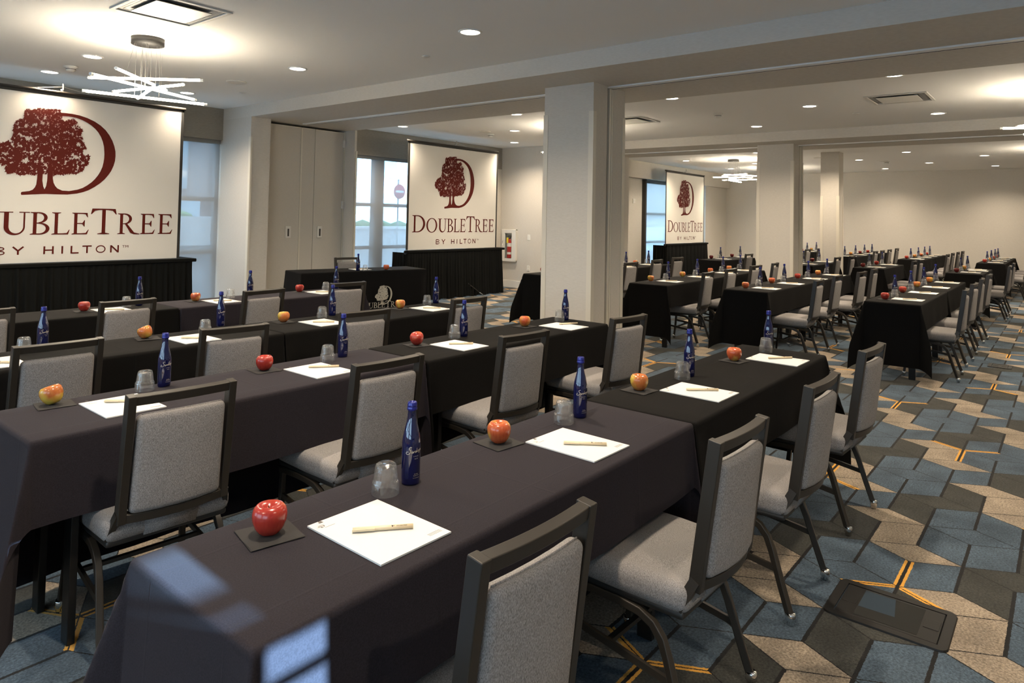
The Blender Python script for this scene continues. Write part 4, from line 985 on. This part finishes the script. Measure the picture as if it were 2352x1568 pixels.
def make_glass():
    # upside-down fluted tumbler, rim on the table
    out = [(.0365,.0),(.0375,.0008),(.0378,.004),(.0375,.030),(.0372,.0335),(.0345,.036),(.0322,.040),(.0318,.046),(.0302,.062),(.0285,.074),(.0262,.0805),(.021,.0835),(0,.0838)]
    inn = [(0,.074),(.020,.0735),(.0238,.070),(.0262,.060),(.0285,.044),(.0300,.037),(.0345,.030),(.0355,.004),(.0365,.0)]
    prof = [(r, z) for r, z in out]+[(r, z) for r, z in inn]
    fl = {5,6,7,8,9,10}
    o = MB().lathe(list(reversed(prof)), 64, rf=lambda i,a: 1+(.075*abs(cos(9*a))-.04 if (len(prof)-1-i) in fl else 0)).build('tumbler', M_GLASS)
    return o
glass_o = make_glass()
def make_napkin():
    mb = MB(); n = 6; h = .0625
    for lay, (z, a_, of) in enumerate(((0,0,0),(.0009,.02,.0012))):
        for i in range(1):
            c, s = cos(a_), sin(a_); vs = []
            for ix in range(n+1):
                for iy in range(n+1):
                    x = -h+2*h*ix/n; y = -h+2*h*iy/n; vs.append((x*c-y*s+of, x*s+y*c, z+.0006+.0006*sin(ix*1.7+lay)*sin(iy*1.3)))
            k = len(vs); vs += [(p[0],p[1],p[2]+.0008) for p in vs]; f = []
            for ix in range(n):
                for iy in range(n):
                    q = (ix*(n+1)+iy,(ix+1)*(n+1)+iy,(ix+1)*(n+1)+iy+1,ix*(n+1)+iy+1); f.append(tuple(reversed(q))); f.append(tuple(v+k for v in q))
            mb.add(vs, f, False)
    return mb.build('cocktail_napkin', M_NAP)
napkin = make_napkin()
def make_pad():
    w, d = .216, .2794
    o = MB().box(0,w,0,d,0,.004).build('writing_pad', M_PAPER)
    M = plane_M((.010,.232,.0043), (1,0,0), (0,1,0))
    mb = MB(); em_M = M@Matrix.Diagonal((.016,.016,1,1))@Matrix.Translation((-.5,-.9,0)); emblem(mb, em_M, 30, lift=.01)
    for i in range(3): mb.box(.165+.01*i*0,.205,.020+i*.0045,.0208+i*.0045,.004,.0043)
    mb.box(.024,.052,.240,.2408,.004,.0043)
    mb.build('printed_mark', M_INK, o)
    return o
pad = make_pad()
def make_pen():
    o = thing('pen', '', 'pen')
    MB().tube([(-.072,0,.0058),(.072,0,.0058)], .0112, seg=14, smooth=True).build('barrel', M_PEN, o)
    MB().box(-.073,-.02,-.0085,-.0055,.004,.009).build('clip', M_PEN, o)
    mb = MB(); R_ = .0058
    Mf = lambda p: Vector((p.x, R_*sin((p.y)/R_-.5)*1.0, .0058+R_*cos((p.y)/R_-.5)))
    text_mesh(mb, 'DOUBLETREE', .0042, lambda p: Mf(Vector((p.x+.032, p.y-.002, 0))), 1)
    rnd = random.Random(2)
    for k in range(14):
        a_ = rnd.uniform(0,6.28); r = rnd.uniform(0,.0018); c = Vector((.022+r*cos(a_), r*sin(a_), 0)); mb.add([Mf(c+Vector((.0011*cos(q),.0011*sin(q),0))) for q in (0,1.26,2.5,3.77,5.03)], [(0,1,2,3,4)])
    mb.add([Mf(Vector((.0245+.0022*cos(q)*k_, .0022*sin(q)*k_, 0))) for k_ in (1,.7) for q in (-1.3,-.6,0,.6,1.3)], [(i,i+1,i+6,i+5) for i in range(4)])
    mb.build('print', M_INK, o)
    return o
pen = make_pen()
TZ = .7608
def setting(ax, ay, px_, py_, gx, gy, bx_, by_, where, kind='red', pad_rot=-.02, pen_c=None, pen_a=None, tilt=(0,0), items='anpegb'):
    rnd = random.Random(int(ax*1000)+int(ay*77))
    look = {'red':'shiny red apple','mixed':'red and yellow blushed apple','golden':'golden orange apple','dark':'dark crimson apple'}[kind]
    if 'n' in items: place(napkin, (ax, ay, TZ), (0,0,rnd.uniform(-.25,.1)), 'black napkin under apple, %s' % where, 'black cocktail napkins')
    if 'a' in items: place(APPLES[kind], (ax, ay, TZ+.002+(.004 if tilt != (0,0) else 0)), (tilt[0], tilt[1], rnd.uniform(0,6.28)), '%s, %s' % (look, where), 'apples on napkins')
    if 'p' in items: place(pad, (px_, py_, TZ), (0,0,pad_rot), 'white writing pad, %s' % where, 'white writing pads')
    if 'e' in items:
        pc = pen_c or (px_+.11, py_+.125); pa = pen_a if pen_a is not None else radians(-45+rnd.uniform(-6,6))
        place(pen, (pc[0], pc[1], TZ+.0043), (0,0,pa), 'cream pen, %s' % where, 'cream pens')
    if 'g' in items: place(glass_o, (gx, gy, TZ), (0,0,rnd.uniform(0,.3)), 'upside-down fluted glass, %s' % where, 'upside-down glasses')
    if 'b' in items: 
        va = math.atan2(-by_, -bx_)   # towards the viewer, letters turned a little to the right
        place(bottle, (bx_, by_, TZ), (0,0,va+pi/2+.33), 'cobalt blue glass water bottle, %s' % where, 'blue water bottles')
def mid(a_, b_): return ((a_[0]+b_[0])/2, (a_[1]+b_[1])/2), math.atan2(b_[1]-a_[1], b_[0]-a_[0])
ROWN = ['nearest row','second row','third row','fourth row']
NEAR = {
 (0,0): dict(a=(.941,1.486), p=(1.017,1.171,-.019), g=(1.286,1.47), b=(1.385,1.476), e=((1.067,1.344),(1.189,1.244)), k='red'),
 (0,1): dict(a=(1.82,1.510), p=(1.878,1.166,-.022), g=(2.164,1.481), b=(2.273,1.480), e=((1.948,1.336),(2.037,1.213)), k='mixed'),
 (0,2): dict(a=(2.80,1.509), p=(2.85,1.158,-.027), g=(3.154,1.467), b=(3.240,1.470), e=((2.933,1.347),(3.032,1.231)), k='golden'),
 (0,3): dict(a=(3.758,1.443), p=(3.847,1.134,-.018), g=(4.159,1.405), b=(4.271,1.428), e=((3.936,1.313),(4.041,1.222)), k='mixed'),
 (1,0): dict(a=(.996,3.085), p=(1.056,2.747,-.017), g=(1.328,3.071), b=(1.416,3.088), e=((1.129,2.972),(1.242,2.861)), k='golden', t=(.25,.2)),
 (1,1): dict(a=(1.875,3.045), p=(1.945,2.714,-.007), g=(2.218,3.013), b=(2.341,3.048), e=((2.041,2.929),(2.162,2.833)), k='red'),
 (1,2): dict(a=(2.847,3.006), p=(2.907,2.683,0), g=(3.185,3.024), b=(3.273,3.027), e=((2.978,2.876),(3.095,2.779)), k='red', t=(-.2,.1)),
 (1,3): dict(a=(3.866,2.992), p=(3.956,2.657,-.007), g=(4.25,2.962), b=(4.336,2.970), e=((4.086,2.862),(4.233,2.777)), k='mixed'),
 (2,0): dict(a=(.90,4.29), p=(.95,3.96,0), g=(1.237,4.305), b=(1.336,4.35), k='red'),
 (2,1): dict(a=(1.86,4.285), p=(1.93,3.955,0), g=(2.198,4.259), b=(2.396,4.44), k='golden', t=(.35,-.3)),
 (2,2): dict(a=(2.784,4.298), p=(2.851,3.952,-.017), g=(3.102,4.294), b=(3.232,4.348), k='golden'),
 (2,3): dict(a=(3.854,4.28), p=(3.927,3.971,.015), g=(4.191,4.314), b=(4.332,4.349), k='golden'),
 (3,0): dict(a=(.98,5.80), p=(1.05,5.52,0), g=(1.33,5.83), b=(1.44,5.86), k='red'),
 (3,1): dict(a=(2.028,5.753), p=(2.09,5.53,0), g=(2.346,5.801), b=(2.458,5.843), k='red'),
 (3,2): dict(a=(2.898,5.795), p=(2.947,5.515,0), g=(3.216,5.80), b=(3.461,5.90), k='mixed'),
 (3,3): dict(a=(3.95,5.840), p=(3.984,5.53,0), g=(4.232,5.81), b=(4.41,5.88), k='red')}
for (r, s), d in NEAR.items():
    e = d.get('e'); pc, pa = mid(*e) if e else (None, None)
    setting(*d['a'], d['p'][0], d['p'][1], *d['g'], *d['b'], '%s seat from the left in the %s' % (ORD[s], ROWN[r]), d['k'], d['p'][2], pc, pa, d.get('t',(0,0)))
CH1 = {0:[(1.134,1.134,-2),(2.087,1.073,-2),(2.965,1.068,-1),(3.94,1.08,-3)], 1:[(1.192,2.744,-4),(2.016,2.60,-3),(2.995,2.603,-5),(4.008,2.525,-6)],
       2:[(1.186,3.988,-1),(2.028,3.862,-7),(2.937,3.88,-5),(3.95,3.908,-1)], 3:[(1.24,5.47,-4),(2.046,5.40,2),(3.089,5.405,3),(4.025,5.474,-5)]}
for r, l in CH1.items():
    for s, (x, y, a_) in enumerate(l): put_chair(x, y, a_, '%s from the left at the %s' % (ORD[s], ROWN[r]))
def far_row(xs, yf, rt, where, kinds, slope=0, items='anpegb', chairs=None, cy_off=-.03):
    for i, x in enumerate(xs):
        y = yf+slope*(x-xs[0]); 
        setting(x, y+.37, x+.07, y+.05, x+.36, y+.345, x+.46, y+.36, '%s seat of the %s' % (ORD[i], where), kinds[i % len(kinds)], rt, items=items)
    for i, (x, y, a_) in enumerate(chairs): put_chair(x, y, a_, '%s of the %s' % (ORD[i], where))
far_row([7.96,8.93,9.87,10.87],1.11,0,SEC2[0][0],['red','red','golden','golden'],0,chairs=[(8.24,1.10,2),(9.19,1.11,-2),(10.13,1.12,2),(11.15,1.12,-1)])
far_row([7.96,8.87,9.94,10.93],2.56,0,SEC2[1][0],['mixed','mixed','red','golden'],0,chairs=[(8.14,2.47,3),(9.08,2.50,1),(10.09,2.44,-2),(10.92,2.46,2)])
far_row([7.88,8.87,9.90,10.70],3.735,.03,SEC2[2][0],['golden','golden','mixed','golden'],.035,chairs=[(8.17,3.78,5),(9.06,3.83,2),(10.11,3.86,-3),(10.98,3.88,6)])
far_row([7.88,8.85,9.80,10.62],5.42,.01,SEC2[3][0],['red','red','mixed','mixed'],.015,chairs=[(8.10,5.32,2),(9.07,5.35,0),(10.06,5.44,3),(11.07,5.55,-2)])
far_row([13.66,14.68],1.10,0,SEC3[0][0],['dark','golden'],chairs=[(13.93,1.05,0),(15.02,1.06,0)])
far_row([13.68,14.80],2.53,0,SEC3[1][0],['dark','red'],chairs=[(14.0,2.43,0),(14.72,2.44,0)])
far_row([13.55,14.62],3.66,0,SEC3[2][0],['red','dark'],chairs=[(14.10,3.72,0),(14.95,3.66,0)])
far_row([13.65,14.77],5.37,0,SEC3[3][0],['dark','dark'],chairs=[(13.72,5.28,0),(14.72,5.26,0)])
setting(14.42,1.47,14.38,1.10,0,0,0,0,'third pad of the '+SEC3[0][0],'red',0,items='pe')
far_row([18.05,19.10,20.15,21.0],1.06,0,SEC4[0][0],['red','golden','red','red'],chairs=[(18.10,.97,0),(19.08,.97,0),(20.07,.97,0),(21.0,.97,0)])
far_row([18.1,19.15,20.1,20.95],2.55,0,SEC4[1][0],['red','golden','mixed','red'],chairs=[(18.26,2.42,0),(19.30,2.44,0),(20.2,2.43,0),(21.05,2.42,0)])
far_row([17.85,18.95,19.95,20.85],3.93,0,SEC4[2][0],['red','golden','dark','red'],chairs=[(18.37,3.91,0),(19.10,3.90,0),(20.04,3.91,0),(21.3,3.96,0)])
far_row([17.8,18.8,19.8,20.7],5.36,0,SEC4[3][0],['red','dark','red','golden'],chairs=[(17.65,5.26,0),(18.7,5.26,0),(19.7,5.27,0),(20.7,5.27,0)])
# speaker's seat behind the head table, facing the rows
setting(6.44,7.46,6.05,7.60,6.116,7.52,6.037,7.575,'on the speaker table','mixed',radians(-12),(6.20,7.75),radians(-30))
put_chair(6.27,7.93,168,'behind the speaker table facing the rows')

# ------------------------------------------------------------------ floor box
def floor_box(cx_, cy_, w, d, label, inlay=True):
    t = thing('floor_box', label, 'floor box', (cx_,cy_,0), 0, 'floor power boxes')
    fr = MB(); r = .03; o = arc(w/2-r,d/2-r,r,r,0,90,5)+arc(-w/2+r,d/2-r,r,r,90,180,5)+arc(-w/2+r,-d/2+r,r,r,180,270,5)+arc(w/2-r,-d/2+r,r,r,270,360,5)
    n = len(o); iw, id_ = w/2-.035, d/2-.035
    inn = [(max(-iw,min(iw,x)), max(-id_,min(id_,y))) for x, y in o]
    vs = [(x,y,.001) for x, y in o]+[(x*.985,y*.985,.007) for x, y in o]+[(x,y,.007) for x, y in inn]+[(x,y,.001) for x, y in inn]
    fs = []
    for k in range(3):
        for i in range(n): j = (i+1) % n; fs.append((k*n+i, k*n+j, (k+1)*n+j, (k+1)*n+i))
    fr.add(vs, fs).build('rim', M_BOX, t)
    MB().box(-iw+.004,iw-.004,-id_+.004,id_-.004,.001,.0065).build('lid', M_BOX, t, bevel=.002)
    for sy in (-1,1):
        MB().box(-.03,.045,sy*(id_-.035)-.026,sy*(id_-.035)+.026,.0065,.0085).build('cable_flap', M_BOX, t, bevel=.001)
    if inlay:
        y0, y1 = -id_+.07, id_-.07; xa, xb = -iw+.018, iw-.018
        MB().box(xa,xb,y0,y1,.0062,.0072).build('carpet_inlay', mat('inlay_dark', (.014,.014,.012), .98), t)
        MB().add([(xa+.07,y1-.001,.0076),(xa+.075,y1-.13,.0076),(xb,y1-.11,.0076),(xb,y1-.001,.0076)], [(0,1,2,3)]).build('blue_inlay', mat('inlay_blue', (.022,.038,.055), .98), t)
    return t
floor_box(3.103,.557,.322,.425,'black floor power box in the carpet at lower right')
floor_box(9.32,.60,.25,.22,'small distant floor box in the carpet right of the right-hand row',False)
